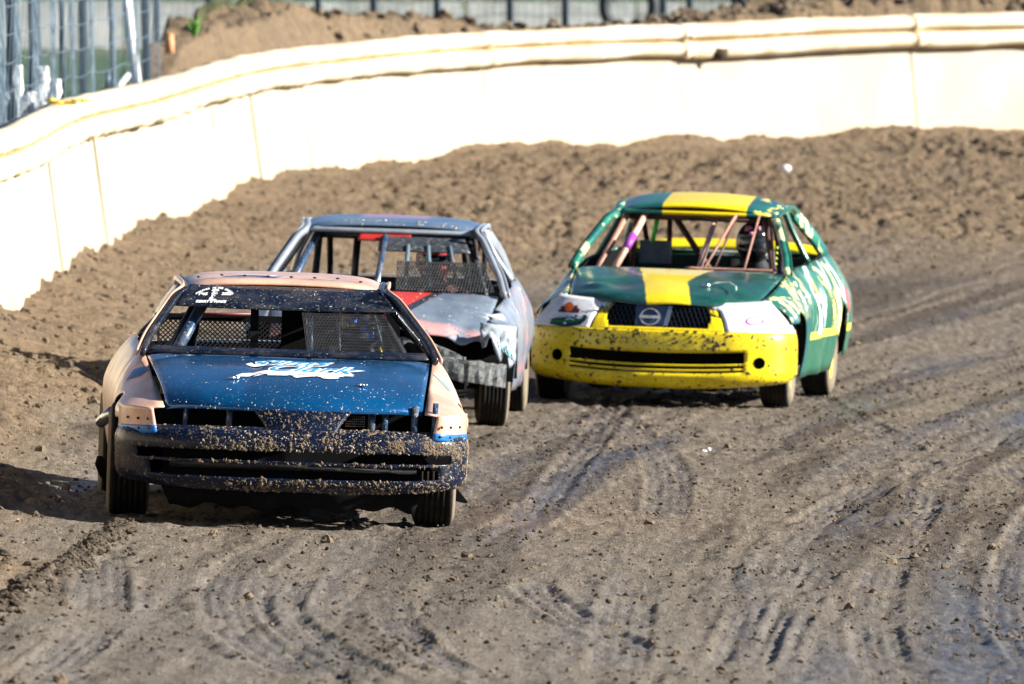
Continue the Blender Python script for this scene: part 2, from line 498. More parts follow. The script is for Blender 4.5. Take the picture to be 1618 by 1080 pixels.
pale = n.mix(n.math('MULTIPLY', n.step(fin, 0.5, 0.68), 0.5), pale, (0.040, 0.031, 0.024))
pale = n.mix(n.math('MULTIPLY', n.step(mid, 0.5, 0.62), 0.7), pale, (0.045, 0.036, 0.029))
pale = n.mix(n.math('MULTIPLY', n.attr('debris'), 0.8), pale, n.mix(n.step(mid, .35, .6), (.085, .060, .038), (.035, .024, .016)))
pale = n.mix(n.math('MULTIPLY', n.math('SUBTRACT', 1.0, n.step(n.sep(co_)[1], 50, 66)), 0.45), pale, n.mix(n.step(mid, .35, .65), (.13, .115, .095), (.27, .245, .205)))
c = n.mix(loose, pale, brown)
c = n.mix(n.math('MULTIPLY', n.step(big, 0.45, 0.65), 0.25), c, (0.07, 0.056, 0.043))
wetc = n.mix(n.step(stk, 0.35, 0.7), (0.045, 0.046, 0.050), (0.120, 0.120, 0.122))
wetm = n.math('MULTIPLY', wet, n.step(n.math('ADD', mid, n.math('MULTIPLY', wet, 0.2)), 0.40, 0.66))
c = n.mix(n.math('MULTIPLY', wetm, 0.55), c, wetc)
grc = n.mix(n.step(n.noise(co_, 5, 5, 0.7), 0.35, 0.65), (0.02, 0.06, 0.014), (0.06, 0.12, 0.03))
c = n.mix(gr, c, grc)
# small stones
st = n.add('ShaderNodeTexVoronoi'); st.inputs['Scale'].default_value = 18; n.link(co_, st.inputs['Vector'])
stone = n.math('MULTIPLY', n.math('LESS_THAN', st.outputs['Distance'], 0.13), n.math('GREATER_THAN', n.sep(st.outputs['Color'])[0], 0.86))
c = n.mix(n.math('MULTIPLY', stone, n.math('SUBTRACT', 1.0, gr)), c, (0.30, 0.27, 0.22))
n.link(c, b.inputs['Base Color'])
n.link(n.math('SUBTRACT', 0.93, n.math('MULTIPLY', wetm, 0.62)), b.inputs['Roughness'])
b.inputs['Specular IOR Level'].default_value = 0.35
hh = n.math('ADD', n.math('ADD', n.math('MULTIPLY', fin, 0.6), n.math('MULTIPLY', mid, 1.2)), n.math('MULTIPLY', stk, 0.5))
bn = n.add('ShaderNodeBump'); bn.inputs['Distance'].default_value = 0.045
n.link(n.math('SUBTRACT', 1.0, n.math('MULTIPLY', wetm, 0.45)), bn.inputs['Strength']); n.link(hh, bn.inputs['Height'])
n.link(bn.outputs[0], b.inputs['Normal'])
DIRT = m
me.materials.append(m)
ground = bpy.data.objects.new('ground', me); COL.objects.link(ground)
tag(ground, 'brown dirt race track with tyre marks rising to loose clods along the wall', kind='structure')

# loose clods (real lumps) scattered by one geometry node tree, too many to count
def scatter(name, pts, sizes, mat, label, seed=0, dist=0.35):
    me = bpy.data.meshes.new(name)
    me.vertices.add(len(pts)); me.vertices.foreach_set('co', np.array(pts, np.float32).ravel())
    at = me.attributes.new('size', 'FLOAT', 'POINT'); at.data.foreach_set('value', np.array(sizes, np.float32))
    ob = bpy.data.objects.new(name, me); COL.objects.link(ob)
    tag(ob, label, kind='stuff')
    ng = bpy.data.node_groups.new(name, 'GeometryNodeTree')
    ng.interface.new_socket(name='Geometry', in_out='INPUT', socket_type='NodeSocketGeometry')
    ng.interface.new_socket(name='Geometry', in_out='OUTPUT', socket_type='NodeSocketGeometry')
    A = ng.nodes.new; L = ng.links.new
    gi, go = A('NodeGroupInput'), A('NodeGroupOutput')
    joins = A('GeometryNodeGeometryToInstance')
    variants = []
    for k in range(4):
        ic = A('GeometryNodeMeshIcoSphere'); ic.inputs['Radius'].default_value = 1.0; ic.inputs['Subdivisions'].default_value = 2
        ns = A('ShaderNodeTexNoise'); ns.noise_dimensions = '4D'; ns.inputs['W'].default_value = k * 7.7 + seed; ns.inputs['Scale'].default_value = 1.1; ns.inputs['Detail'].default_value = 3.0
        sb = A('ShaderNodeVectorMath'); sb.operation = 'SUBTRACT'; sb.inputs[1].default_value = (0.5, 0.5, 0.5)
        sc = A('ShaderNodeVectorMath'); sc.operation = 'SCALE'; sc.inputs['Scale'].default_value = 2.6 * dist / 0.35
        L(ns.outputs['Color'], sb.inputs[0]); L(sb.outputs[0], sc.inputs[0])
        sp = A('GeometryNodeSetPosition'); L(ic.outputs['Mesh'], sp.inputs['Geometry']); L(sc.outputs[0], sp.inputs['Offset'])
        tr = A('GeometryNodeTransform'); tr.inputs['Scale'].default_value = (1, 0.8, 0.62); L(sp.outputs[0], tr.inputs['Geometry'])
        variants.append(tr)
    gti = joins
    coll = A('GeometryNodeGeometryToInstance')
    for v in reversed(variants): L(v.outputs[0], coll.inputs[0])
    iop = A('GeometryNodeInstanceOnPoints')
    L(gi.outputs[0], iop.inputs['Points']); L(coll.outputs[0], iop.inputs['Instance'])
    iop.inputs['Pick Instance'].default_value = True
    rv = A('FunctionNodeRandomValue'); rv.data_type = 'INT'; rv.inputs['Min'].default_value = 0; rv.inputs['Max'].default_value = 3
    L(rv.outputs[2], iop.inputs['Instance Index'])
    rr = A('FunctionNodeRandomValue'); rr.data_type = 'FLOAT_VECTOR'; rr.inputs[0].default_value = (-.6, -.6, 0); rr.inputs[1].default_value = (.6, .6, 6.28)
    L(rr.outputs[0], iop.inputs['Rotation'])
    na = A('GeometryNodeInputNamedAttribute'); na.data_type = 'FLOAT'; na.inputs['Name'].default_value = 'size'
    L(na.outputs['Attribute'], iop.inputs['Scale'])
    sm = A('GeometryNodeSetMaterial'); sm.inputs['Material'].default_value = mat
    L(iop.outputs[0], sm.inputs['Geometry']); L(sm.outputs[0], go.inputs[0])
    md = ob.modifiers.new('scatter', 'NODES'); md.node_group = ng
    return ob
clodmat, nt, b = new_mat('clod_dirt')
n = N(nt); oi = n.add('ShaderNodeObjectInfo'); co_ = n.coord()
n.link(n.mix(n.noise(co_, 3, 4, 0.7), (0.075, 0.053, 0.032), (0.17, 0.125, 0.080)), b.inputs['Base Color']); b.inputs['Roughness'].default_value = 0.95
r2 = np.random.RandomState(5)
def clod_points(count, x0, x1, y0, y1, accept, smin, smax, power=3.0, sink=0.25):
    P, Q = [], []
    x = r2.uniform(x0, x1, count); y = r2.uniform(y0, y1, count)
    gi_ = np.clip(np.searchsorted(gx, x) - 1, 0, nx - 2); gj = np.clip(np.searchsorted(gy, y) - 1, 0, ny - 2)
    ok = accept(x, y, ROUGH[gj, gi_], D_[gj, gi_]) > r2.rand(count)
    x, y, gi_, gj = x[ok], y[ok], gi_[ok], gj[ok]
    z = Z[gj, gi_]; sz = smin + (smax - smin) * r2.rand(len(x)) ** power
    return list(zip(x, y, z + sz * sink)), list(sz)
P, Q = clod_points(60000, -4.6, 5.4, 47, 124, lambda x, y, r, d: np.where(d > 0.05, 0.015 + 0.6 * r, 0), 0.006, 0.036, 4.5)
p2_, q2_ = clod_points(9000, -4, 6, 100, 128, lambda x, y, r, d: np.where((d < -0.3) & (d > -4) & (x > -3.0 + .35 * np.clip(y - 106, 0, 3)), 0.9, 0), 0.02, 0.10, 2.5)
P += p2_; Q += q2_
# the ridge of turned-up dirt at lower left
yy = r2.uniform(49.5, 61.3, 1500); fit = catmull(np.array(RUTS[0][0]), 10); xx = np.interp(yy, fit[:, 0], fit[:, 1]) + r2.normal(0, 0.030, 1500)
for x_, y_ in zip(xx, yy):
    s_ = 0.006 + 0.026 * r2.rand() ** 2.5 * min(1, max(0.25, (y_ - 49) / 4)); P.append((x_, y_, height(x_, y_) + s_ * 0.3)); Q.append(s_)
xx = r2.uniform(-2.4, 2.8, 5000); yy = r2.uniform(47, 85, 5000)
for x_, y_ in zip(xx, yy):
    s_ = 0.003 + 0.012 * r2.rand() ** 5; P.append((x_, y_, height(x_, y_) + s_ * 0.3)); Q.append(s_)
ndirt = [i for i, q in enumerate(P) if q[1] < 61.4 and q[0] < -1.75]
dark_m = clodmat.copy(); dark_m.name = 'dark_clod_dirt'
for nd in dark_m.node_tree.nodes:
    if nd.type == 'MIX': nd.inputs[6].default_value = (.030, .021, .013, 1); nd.inputs[7].default_value = (.085, .062, .040, 1)
sel = set(ndirt)
DP = [P[i] for i in ndirt]; DQ = [Q[i] for i in ndirt]; P = [q for i, q in enumerate(P) if i not in sel]; Q = [q for i, q in enumerate(Q) if i not in sel]
x_ = r2.uniform(-2.9, 4.2, 90000); y_ = r2.uniform(46.8, 92, 90000)
gi_ = np.clip(np.searchsorted(gx, x_) - 1, 0, nx - 2); gj = np.clip(np.searchsorted(gy, y_) - 1, 0, ny - 2)
pt_ = sstep(fbm(x_, y_ * .6, 1.6, 4, 2), .42, .62); dens = 0.015 + 0.35 * DEB[gj, gi_] * pt_ + 0.12 * pt_ ** 2
ok = (dens > r2.rand(90000)) & (ROUGH[gj, gi_] < .8)
x_, y_, gi_, gj = x_[ok], y_[ok], gi_[ok], gj[ok]; s__ = 0.0035 + 0.0125 * r2.rand(len(x_)) ** 3.0
DP += list(zip(x_, y_, Z[gj, gi_] + s__ * .35)); DQ += list(s__)
scatter('loose_clods', P, Q, clodmat, 'loose brown dirt clods scattered over the track and banked against the wall')
scatter('dark_crumbs', DP, DQ, dark_m, 'small dark crumbs of dirt strewn over the polished track', 3)

# ------------------------------------------------------------------ the wall
wallm, nt, b = new_mat('white_wall_paint')
n = N(nt); co_ = n.coord()
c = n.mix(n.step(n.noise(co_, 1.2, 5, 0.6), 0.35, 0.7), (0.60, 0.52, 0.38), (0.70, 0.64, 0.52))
drip = n.step(n.noise(n.mapping(co_, (9, 9, 0.8)), 1.4, 5, 0.65), 0.60, 0.78)
hz = n.attr('low')
c = n.mix(n.math('MULTIPLY', n.math('MULTIPLY', n.step(n.noise(co_, 2.2, 5, 0.65), .35, .65), n.math('SUBTRACT', 1.0, n.step(hz, .55, 1.25))), 0.75), c, (0.42, 0.32, 0.19))
c = n.mix(n.math('MULTIPLY', drip, 0.45), c, (0.45, 0.34, 0.19))
sp = n.step(n.noise(co_, 5.5, 4, 0.6), 0.70, 0.76)
c = n.mix(n.math('MULTIPLY', sp, 0.6), c, (0.40, 0.28, 0.16))
n.link(c, b.inputs['Base Color']); b.inputs['Roughness'].default_value = 0.7
n.link(n.bump(n.noise(co_, 12, 5, 0.7), 0.4, 0.01), b.inputs['Normal'])
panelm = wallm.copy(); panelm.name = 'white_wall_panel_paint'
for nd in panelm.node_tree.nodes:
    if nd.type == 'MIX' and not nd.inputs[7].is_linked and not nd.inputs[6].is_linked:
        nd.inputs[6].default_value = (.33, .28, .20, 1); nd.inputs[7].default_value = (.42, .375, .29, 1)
wall = empty('concrete_wall', (0, 0, 0))
tag(wall, 'white painted trackside wall with rounded top rails curving round the turn', 'wall')
shade_boltm = plain('shade_line_and_bolt_tan', (0.28, 0.17, 0.07), 0.9)  # dark tan painted in for the shade lines in the rail gaps; bolts share it
def wall_strip(s0, s1, prof, n_s, gap=0.0):
    """prof: list of (offset, z) seen as functions of s; returns verts, faces of a closed sweep"""
    vs, fs = [], []
    ss = np.linspace(s0 + gap, s1 - gap, n_s)
    k = None
    for s in ss:
        x, y, zb, zr, nx_, ny_ = wall_at(s)
        pr = prof(s); k = len(pr)
        for o, z in pr: vs.append((x + nx_ * o, y + ny_ * o, zb + z))
    for i in range(n_s - 1):
        for j in range(k):
            a = i * k + j; b_ = i * k + (j + 1) % k
            fs.append((a, b_, b_ + k, a + k))
    fs.append(tuple(range(k))); fs.append(tuple(range((n_s - 1) * k, n_s * k))[::-1])
    return vs, fs
def wn1(s, f, seed): return float(vnoise(np.array([s * f]), np.array([seed * 3.3]), seed)[0]) - 0.5
Ltot = WS[-1]; SEG = 3.05
k = 0; s = 0.0
while s + 0.5 < Ltot:
    e = min(s + SEG, Ltot)
    bulge = rng.uniform(-0.012, 0.012); tilt = rng.uniform(-0.01, 0.01)
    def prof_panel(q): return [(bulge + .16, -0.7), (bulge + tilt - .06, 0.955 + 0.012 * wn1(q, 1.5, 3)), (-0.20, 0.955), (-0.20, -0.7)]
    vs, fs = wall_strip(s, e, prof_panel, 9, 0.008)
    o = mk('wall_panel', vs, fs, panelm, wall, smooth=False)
    at = o.data.attributes.new('low', 'FLOAT', 'POINT'); at.data.foreach_set('value', [0.0 if j % 4 in (0, 3) else 1.45 for j in range(len(vs))])
    dz = rng.uniform(-0.012, 0.012)
    def prof_low(q):
        w1 = 0.035 * wn1(q, 2.2, 1) + 0.018 * wn1(q, 7, 2) + dz; bb = 0.05 + 0.03 * wn1(q, 1.7, 4)
        return [(-0.02, 0.93 + w1), (bb * 0.7, 0.918 + w1), (bb + 0.03, 0.945 + w1), (bb + 0.045, 0.99 + w1 * .6), (bb + 0.035, 1.045 + w1 * .3), (bb - .01, 1.073), (-0.03, 1.078), (-0.16, 1.078), (-0.17, 0.96)]
    vs, fs = wall_strip(s, e, prof_low, 26, 0.002)
    mk('lower_rail', vs, fs, wallm, wall)
    def prof_up(q):
        w1 = 0.022 * wn1(q, 1.3, 5) + 0.014 * wn1(q, 6, 6); bb = 0.03 + 0.02 * wn1(q, 2.1, 7)
        return [(-0.03, 1.104), (bb * 0.6, 1.104), (bb + 0.03, 1.120 + w1 * .2), (bb + 0.045, 1.15 + w1 * .4), (bb + 0.03, 1.205 + w1 * .7), (bb - 0.02, 1.238 + w1), (-0.06, 1.25 + w1), (-0.15, 1.235 + w1), (-0.17, 1.09)]
    vs, fs = wall_strip(s, e, prof_up, 26, 0.002)
    mk('upper_rail', vs, fs, wallm, wall)
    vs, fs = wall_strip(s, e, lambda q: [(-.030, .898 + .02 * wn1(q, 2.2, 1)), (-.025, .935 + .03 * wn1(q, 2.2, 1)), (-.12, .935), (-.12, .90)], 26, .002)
    mk('joint_shade_strip', vs, fs, shade_boltm, wall)  # strip coloured as the shade under the lower rail
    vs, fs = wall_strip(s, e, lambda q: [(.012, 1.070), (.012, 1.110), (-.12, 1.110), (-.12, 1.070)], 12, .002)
    mk('joint_shade_strip', vs, fs, shade_boltm, wall)  # strip coloured as the shade line between the two rails
    s = e; k += 1

def S_of_y(y, right=False):
    """wall parameter at the first place where the wall reaches y"""
    i = int(np.argmax(WL[:, 1] >= y)); return float(WS[i])
def at_wall(s, off, z):
    x, y, zb, zr, nx_, ny_ = wall_at(s); return (x + nx_ * off, y + ny_ * off, zb + z)
def px2world(px, py, yy):
    """helper for laying things out from surveyed sight lines: the point at depth yy"""
    return ((px - 809) / 19344 * yy, yy, CAM_H - (py + 10) / 19344 * yy)
rust = plain('rusty_dark_hole', (0.05, 0.03, 0.02), 0.9)
# torn hole in the lower rail
_sx = float(np.interp(px2world(1126, 0, 121.0)[0], WL[14 * 7:14 * 15, 0], WS[14 * 7:14 * 15]))
mb = MB(); c_ = at_wall(_sx, 0.075, 0.955); mb.ico(c_, 0.085, 0.3, squash=(1.3, 0.35, 0.8)); mb.ico((c_[0] - .08, c_[1], c_[2] - .045), 0.05, 0.3, squash=(1.3, 0.35, 0.7))
o = mb.build('torn_hole', rust, wall)
mb = MB()
for px_ in (1085, 1090):
    c_ = at_wall(float(np.interp(px2world(px_, 0, 121.0)[0], WL[14 * 7:14 * 15, 0], WS[14 * 7:14 * 15])), 0.07, 1.13 if px_ < 1088 else 0.93); mb.ico(c_, 0.022, 0.3)
mb.build('rail_bolt', shade_boltm, wall)

# ------------------------------------------------------------------ catch fence on the left, wire fence and barrier beyond
steel = plain('galvanised_steel', (0.085, 0.12, 0.16), 0.5, 0.5, dirt=0.1)
darksteel = plain('dark_steel_post', (0.025, 0.042, 0.065), 0.6, 0.3)
wirem = plain('wire', (0.17, 0.23, 0.28), 0.5, 0.5, bump=0)
white = plain('white_plastic', (0.75, 0.76, 0.76), 0.5)
cf = empty('catch_fence', px2world(100, 100, 98))
tag(cf, 'tall steel catch fence with sagging wire mesh behind the left end of the wall', 'fence')
cfi = Matrix.Translation(cf.location).inverted()
def child_mb(mb, name, mat, par, inv):
    mb.v = [tuple(inv @ Vector(v)) for v in mb.v]; return mb.build(name, mat, par)
posts = [66.0, 71.0, 76.0, 81.0, 86.0, 89.0, 91.6, 93.4, 95.2, 97.3, 99.6, 102.6, 105.6]
for i, yy in enumerate(posts):
    s = S_of_y(yy); top = at_wall(s, -0.55 + 0.08 * math.sin(i * 2.1), 5.0); bot = at_wall(s, -0.45, -0.2)
    mb = MB(); mb.tube([bot, top], 0.036 if i % 2 == 0 else 0.022, 8)
    child_mb(mb, 'post', darksteel if i % 2 == 0 else steel, cf, cfi)
for i in range(len(posts) - 1):
    mb = MB(); sa, sb = S_of_y(posts[i]), S_of_y(posts[i + 1])
    nv = max(3, int((posts[i + 1] - posts[i]) / 0.13))
    for j in range(nv + 1):
        s = sa + (sb - sa) * j / nv; pts = [at_wall(s, -0.40 + 0.05 * math.sin(s * 3 + q), q) for q in (0.9, 1.8, 2.7, 3.6, 4.5)]
        mb.tube(pts, 0.0030, 4, False)
    for q in range(16):
        z = 1.15 + q * 0.21
        mb.tube([at_wall(sa + (sb - sa) * t, -0.41, z - 0.03 * math.sin(math.pi * t) + 0.03 * wn1(z * 3, 5, i)) for t in (0, .25, .5, .75, 1)], 0.0042, 4, False)
    child_mb(mb, 'mesh_panel', wirem, cf, cfi)
for (px_, py_, yy, dx, dz) in ((14, 150, 92, .14, .45), (60, 140, 95, .12, .35), (82, 150, 96, .10, .25), (36, 165, 94, .16, .2)):
    p = px2world(px_, py_, yy); mb = MB()
    vs = []; fs = []
    for r_ in range(6):
        for c in range(5):
            vs.append((p[0] + 1.6 * dx * (c / 4 - .5) * (1 - 0.3 * r_ / 5) + 0.012 * math.sin(r_ * 2 + c), p[1] + 0.02 * math.sin(c * 1.2 + r_), p[2] - dz * (r_ / 5 - .5)))
    for r_ in range(5):
        for c in range(4): a = r_ * 5 + c; fs.append((a, a + 1, a + 6, a + 5))
    mb.add(vs, fs); o = child_mb(mb, 'torn_sheet', white, cf, cfi)
    o.modifiers.new('thickness', 'SOLIDIFY').thickness = 0.004
def stick(name, label, cat, a, b_, r, mat):
    mb = MB(); mb.tube([Vector(a) - Vector(a), Vector(b_) - Vector(a)], [r, r * .9], 8); o = mb.build(name, mat); o.location = a; return tag(o, label, cat)
stick('leaning_post', 'white leaning steel post at the end of the catch fence beside the dirt heap', 'post', px2world(216, 135, 104.5), px2world(196, -40, 104.9), 0.045, white)
stick('broken_board', 'short white broken board propped on the wall top left of the leaning post', 'board', px2world(183, 142, 104), px2world(203, 118, 104.2), 0.028, white)
stick('marker_stake', 'short grey stake standing just left of the broken board', 'stake', px2world(171, 142, 104), px2world(171, 112, 104), 0.022, steel)
grm = plain('weed_leaf', (0.10, 0.30, 0.04), 0.6)
mb = MB(); p = Vector(px2world(307, 58, 106.6)); 
for i in range(26):
    a_ = rng.uniform(0, 6.28); l = rng.uniform(.08, .2); q = Vector((math.cos(a_) * .07, math.sin(a_) * .07, l)); w_ = Vector((-math.sin(a_), math.cos(a_), 0)) * .012
    mb.add([-w_, w_, q * .6 + w_, q, q * .6 - w_], [(0, 1, 2, 3, 4)])
o = mb.build('weed', grm); o.location = p; tag(o, 'small bright green weed growing on the dirt heap behind the wall', 'plant')
mb = MB(); mb.tube([(0, 0, 0), (0, 0, .15)], [.045, .04], 10); mb.box((0, 0, .16), (.07, .03, .03))
o = mb.build('marker_block', plain('faded_orange', (.55, .28, .13), .8)); o.location = px2world(268, 84, 108); tag(o, 'faded orange marker block at the left foot of the dirt heap', 'marker')
mb = MB()
for i in range(6): mb.ico((i * .045, rng.uniform(-.02, .02), rng.uniform(0, .03)), .05, .4, squash=(1, .8, .35))
o = mb.build('yellow_scrap', plain('yellow_plastic', (.75, .5, .05), .5)); o.location = at_wall(S_of_y(89.6), -0.06, 1.265); tag(o, 'yellow plastic scrap lying on top of the wall at left', 'scrap')

# far fence
ff = empty('wire_fence', (0, 150, 2)); tag(ff, 'low wire fence with dark posts beyond the dirt heap', 'fence')
ffi = Matrix.Translation(ff.location).inverted()
fy_ = 150.0; pxs = [248, 330, 418, 503, 590, 690, 806, 893, 1047, 1090, 1160, 1172, 1230, 1365, 1480, 1600, 1720]
for i, px_ in enumerate(pxs):
    x_ = (px_ - 809) / 19344 * fy_; zb_ = 1.7
    mb = MB(); mb.tube([(x_, fy_, zb_), (x_ + .01 * (i % 3 - 1), fy_, 4.3)], 0.045, 8); child_mb(mb, 'post', darksteel, ff, ffi)
    if i < len(pxs) - 1:
        x2 = (pxs[i + 1] - 809) / 19344 * fy_; mb = MB()
        nv = max(2, int((x2 - x_) / 0.09))
        for j in range(nv): xx_ = x_ + (x2 - x_) * j / nv; mb.tube([(xx_, fy_, 1.9), (xx_, fy_, 4.25)], 0.004, 4, False)
        for q in range(14): z = 2.0 + q * .16; mb.tube([(x_, fy_, z), ((x_ + x2) / 2, fy_, z - .03), (x2, fy_, z)], 0.005, 4, False)
        child_mb(mb, 'mesh_panel', wirem, ff, ffi)
bar = empty('concrete_barrier', (0, 176, 2)); tag(bar, 'pale concrete barrier running behind the wire fence in the far background', 'barrier')
palem = plain('pale_concrete', (0.66, 0.64, 0.58), 0.85, scale=2, dirt=0.25, dirtc=(.35, .31, .26))
for i in range(-5, 12):
    x_ = i * 2.45 + rng.uniform(-.01, .01)
    mb = MB(); mb.add([(x_ - 8 + dx * 2.41, dy, z) for dx in (0, 1) for dy, z in ((-.2, -.6), (-.09, .35), (-.07, .62 + (.0)), (.07, .62), (.2, -.6))],
        [(0, 1, 6, 5), (1, 2, 7, 6), (2, 3, 8, 7), (3, 4, 9, 8), (4, 0, 5, 9), (0, 4, 3, 2, 1), (5, 6, 7, 8, 9)])
    mb.build('barrier_block', palem, bar, smooth=False)
# old tyre standing beyond the heap
tm = plain('old_tyre_rubber', (0.025, 0.03, 0.035), 0.75)
mb = MB()
R_, r_ = .30, .085; vs = []; fs = []
for i in range(36):
    for j in range(10):
        a1, a2 = 2 * math.pi * i / 36, 2 * math.pi * j / 10
        vs.append(((R_ + r_ * math.cos(a2) * .8) * math.cos(a1), r_ * 1.1 * math.sin(a2), (R_ + r_ * math.cos(a2) * .8) * math.sin(a1)))
for i in range(36):
    for j in range(10): fs.append((i * 10 + j, ((i + 1) % 36) * 10 + j, ((i + 1) % 36) * 10 + (j + 1) % 10, i * 10 + (j + 1) % 10))
mb.add(vs, fs); o = mb.build('old_tyre', tm); p = px2world(994, 10, 148); o.location = p; tag(o, 'old black tyre standing on edge beyond the dirt heap', 'tyre')
# litter
mb = MB(); mb.ico((0, 0, 0), .06, .3, squash=(1.2, .8, .7)); mb.ico((.03, .02, -.05), .035, .3)
o = mb.build('white_litter', white); x_ = (1240 - 809) / 19344 * 117.5; o.location = (x_, 117.5, height(x_, 117.5) + .05); tag(o, 'white scrap of litter on the dirt bank above the green car', 'litter')
mb = MB(); mb.ico((0, 0, 0), .022, .4, squash=(1.4, .8, .5)); mb.ico((.03, .01, .01), .014, .3)
o = mb.build('pale_chip', white); x_ = (1098 - 809) / 19344 * 76.0; o.location = (x_, 72.5, height(x_, 72.5) + .012); tag(o, 'tiny pale chip lying on the track in front of the green car', 'chip')
# ------------------------------------------------------------------ car helpers
black = plain('black_interior', (0.004, 0.004, 0.005), 0.9, dirt=0.03, dirtc=(.03, .022, .014))
black.node_tree.nodes['Principled BSDF'].inputs['Specular IOR Level'].default_value = .15
blacktube = plain('black_tube', (0.02, 0.022, 0.026), 0.45, 0.2, dirt=0.2, dirtc=(.14, .10, .065))
rubber, nt, b = new_mat('tyre_rubber')
n = N(nt); co_ = n.coord()
z_ = n.sep(co_)
rad = n.math('POWER', n.math('ADD', n.math('MULTIPLY', z_[1], z_[1]), n.math('MULTIPLY', z_[2], z_[2])), 0.5)
side = n.math('SUBTRACT', 1.0, n.step(rad, 0.262, 0.283))
c = n.mix(n.step(n.noise(co_, 9, 5, 0.7), 0.35, 0.7), (0.008, 0.008, 0.008), (0.026, 0.022, 0.018))
c = n.mix(n.math('MULTIPLY', side, n.step(n.noise(co_, 5, 5, 0.6), 0.15, 0.5)), c, (0.17, 0.14, 0.10))
n.link(c, b.inputs['Base Color']); b.inputs['Roughness'].default_value = 0.85; b.inputs['Specular IOR Level'].default_value = .15
n.link(n.bump(n.noise(co_, 50, 4, 0.7), 0.4, 0.003), b.inputs['Normal'])
rim_dark = plain('muddy_dark_rim', (0.05, 0.05, 0.052), 0.5, 0.4, dirt=0.5, dirtc=(.2, .15, .1))
rim_yellow = plain('yellow_rim', (0.75, 0.55, 0.03), 0.45, dirt=0.2, dirtc=(.5, .42, .3))
mudm = plain('caked_mud', (0.135, 0.098, 0.062), 0.95, var=0.45, scale=60)
mudpale = plain('dried_mud', (0.36, 0.30, 0.225), 0.95, var=0.4, scale=60)
mudblue = plain('mud_on_hood', (0.34, 0.33, 0.30), 0.9, var=0.5, scale=60)

def fsurf(name, f, ns, nt_, mat, parent, solid=0.006, off=-1.0, cut=None, smooth=True, ss=None, ts=None, jag=None):
    """surface from a function f(s, t); s rows, t columns"""
    ss = list(np.linspace(0, 1, ns)) if ss is None else ss
    ts = list(np.linspace(-1, 1, nt_)) if ts is None else ts
    vs = [f(s, t) for s in ss for t in ts]; k = len(ts); fs = []
    for i in range(len(ss) - 1):
        for j in range(k - 1):
            if cut and cut((ss[i] + ss[i + 1]) / 2, (ts[j] + ts[j + 1]) / 2): continue
            fs.append((i * k + j, i * k + j + 1, (i + 1) * k + j + 1, (i + 1) * k + j))
    used = sorted({q for f_ in fs for q in f_}); ix = {q: i for i, q in enumerate(used)}
    return mk(name, [vs[q] for q in used], [tuple(ix[q] for q in f_) for f_ in fs], mat, parent, smooth, solid, off)

def lathe_x(prof, n=48):
    vs = []; fs = []; k = len(prof)
    for i in range(n):
        a = 2 * math.pi * i / n
        for x, r in prof: vs.append((x, r * math.cos(a), r * math.sin(a)))
    for i in range(n):
        for j in range(k - 1): fs.append((i * k + j, i * k + j + 1, ((i + 1) % n) * k + j + 1, ((i + 1) % n) * k + j))
    return vs, fs
def make_wheel(parent, loc, R=0.29, w=0.21, outer=1, rimmat=None, steer=0.0, tread=5):
    h = w / 2; rr = R * 0.66
    tw = h - 0.022
    prof = [(-h * .78, rr), (-h * .98, rr + .03), (-h, (rr + R) / 2), (-h + .006, R - .035), (-tw - .006, R - .012), (-tw, R - .004)]
    g = 0.0055; p = -tw + 0.012
    xs = np.linspace(-tw, tw, tread + 2)[1:-1]
    for x in xs: prof += [(x - g, R), (x - g * .8, R - .010), (x + g * .8, R - .010), (x + g, R)]
    prof += [(tw, R - .004), (tw + .006, R - .012), (h - .006, R - .035), (h, (rr + R) / 2), (h * .98, rr + .03), (h * .78, rr)]
    rp = [(-h * .8, rr - .002), (-h * .55, rr - .02), (0, rr - .035), (h * .5, rr - .02), (h * .8, rr - .002)]
    vs, fs = lathe_x(rp, 40)
    mb = MB(); mb.add(vs, fs)
    o_ = outer
    face = [(o_ * h * .52, rr - .018), (o_ * h * .30, rr * .8), (o_ * h * .36, rr * .55), (o_ * h * .5, rr * .30), (o_ * h * .5, .001)]
    vs, fs = lathe_x(face, 40)
    # eight vents in the disc
    fs = [f for i, f in enumerate(fs) if not ((i % 4) == 1 and (i // 4) % 5 in (1, 2))]
    mb.add(vs, fs)
    for q in range(4):
        a = q * math.pi / 2; mb.tube([(o_ * h * .40, .055 * math.cos(a), .055 * math.sin(a)), (o_ * h * .62, .055 * math.cos(a), .055 * math.sin(a))], .010, 6)
    wh = mb.build('wheel', rimmat or rim_dark, parent); wh.location = loc; wh.rotation_euler = (rng.uniform(0, 6), 0, 0)
    wh.rotation_mode = 'XYZ'; wh.rotation_euler = (rng.uniform(0, 6), 0, steer)
    vs, fs = lathe_x(prof, 56)
    ty = mk('tyre', vs, fs, rubber, wh)
    return wh

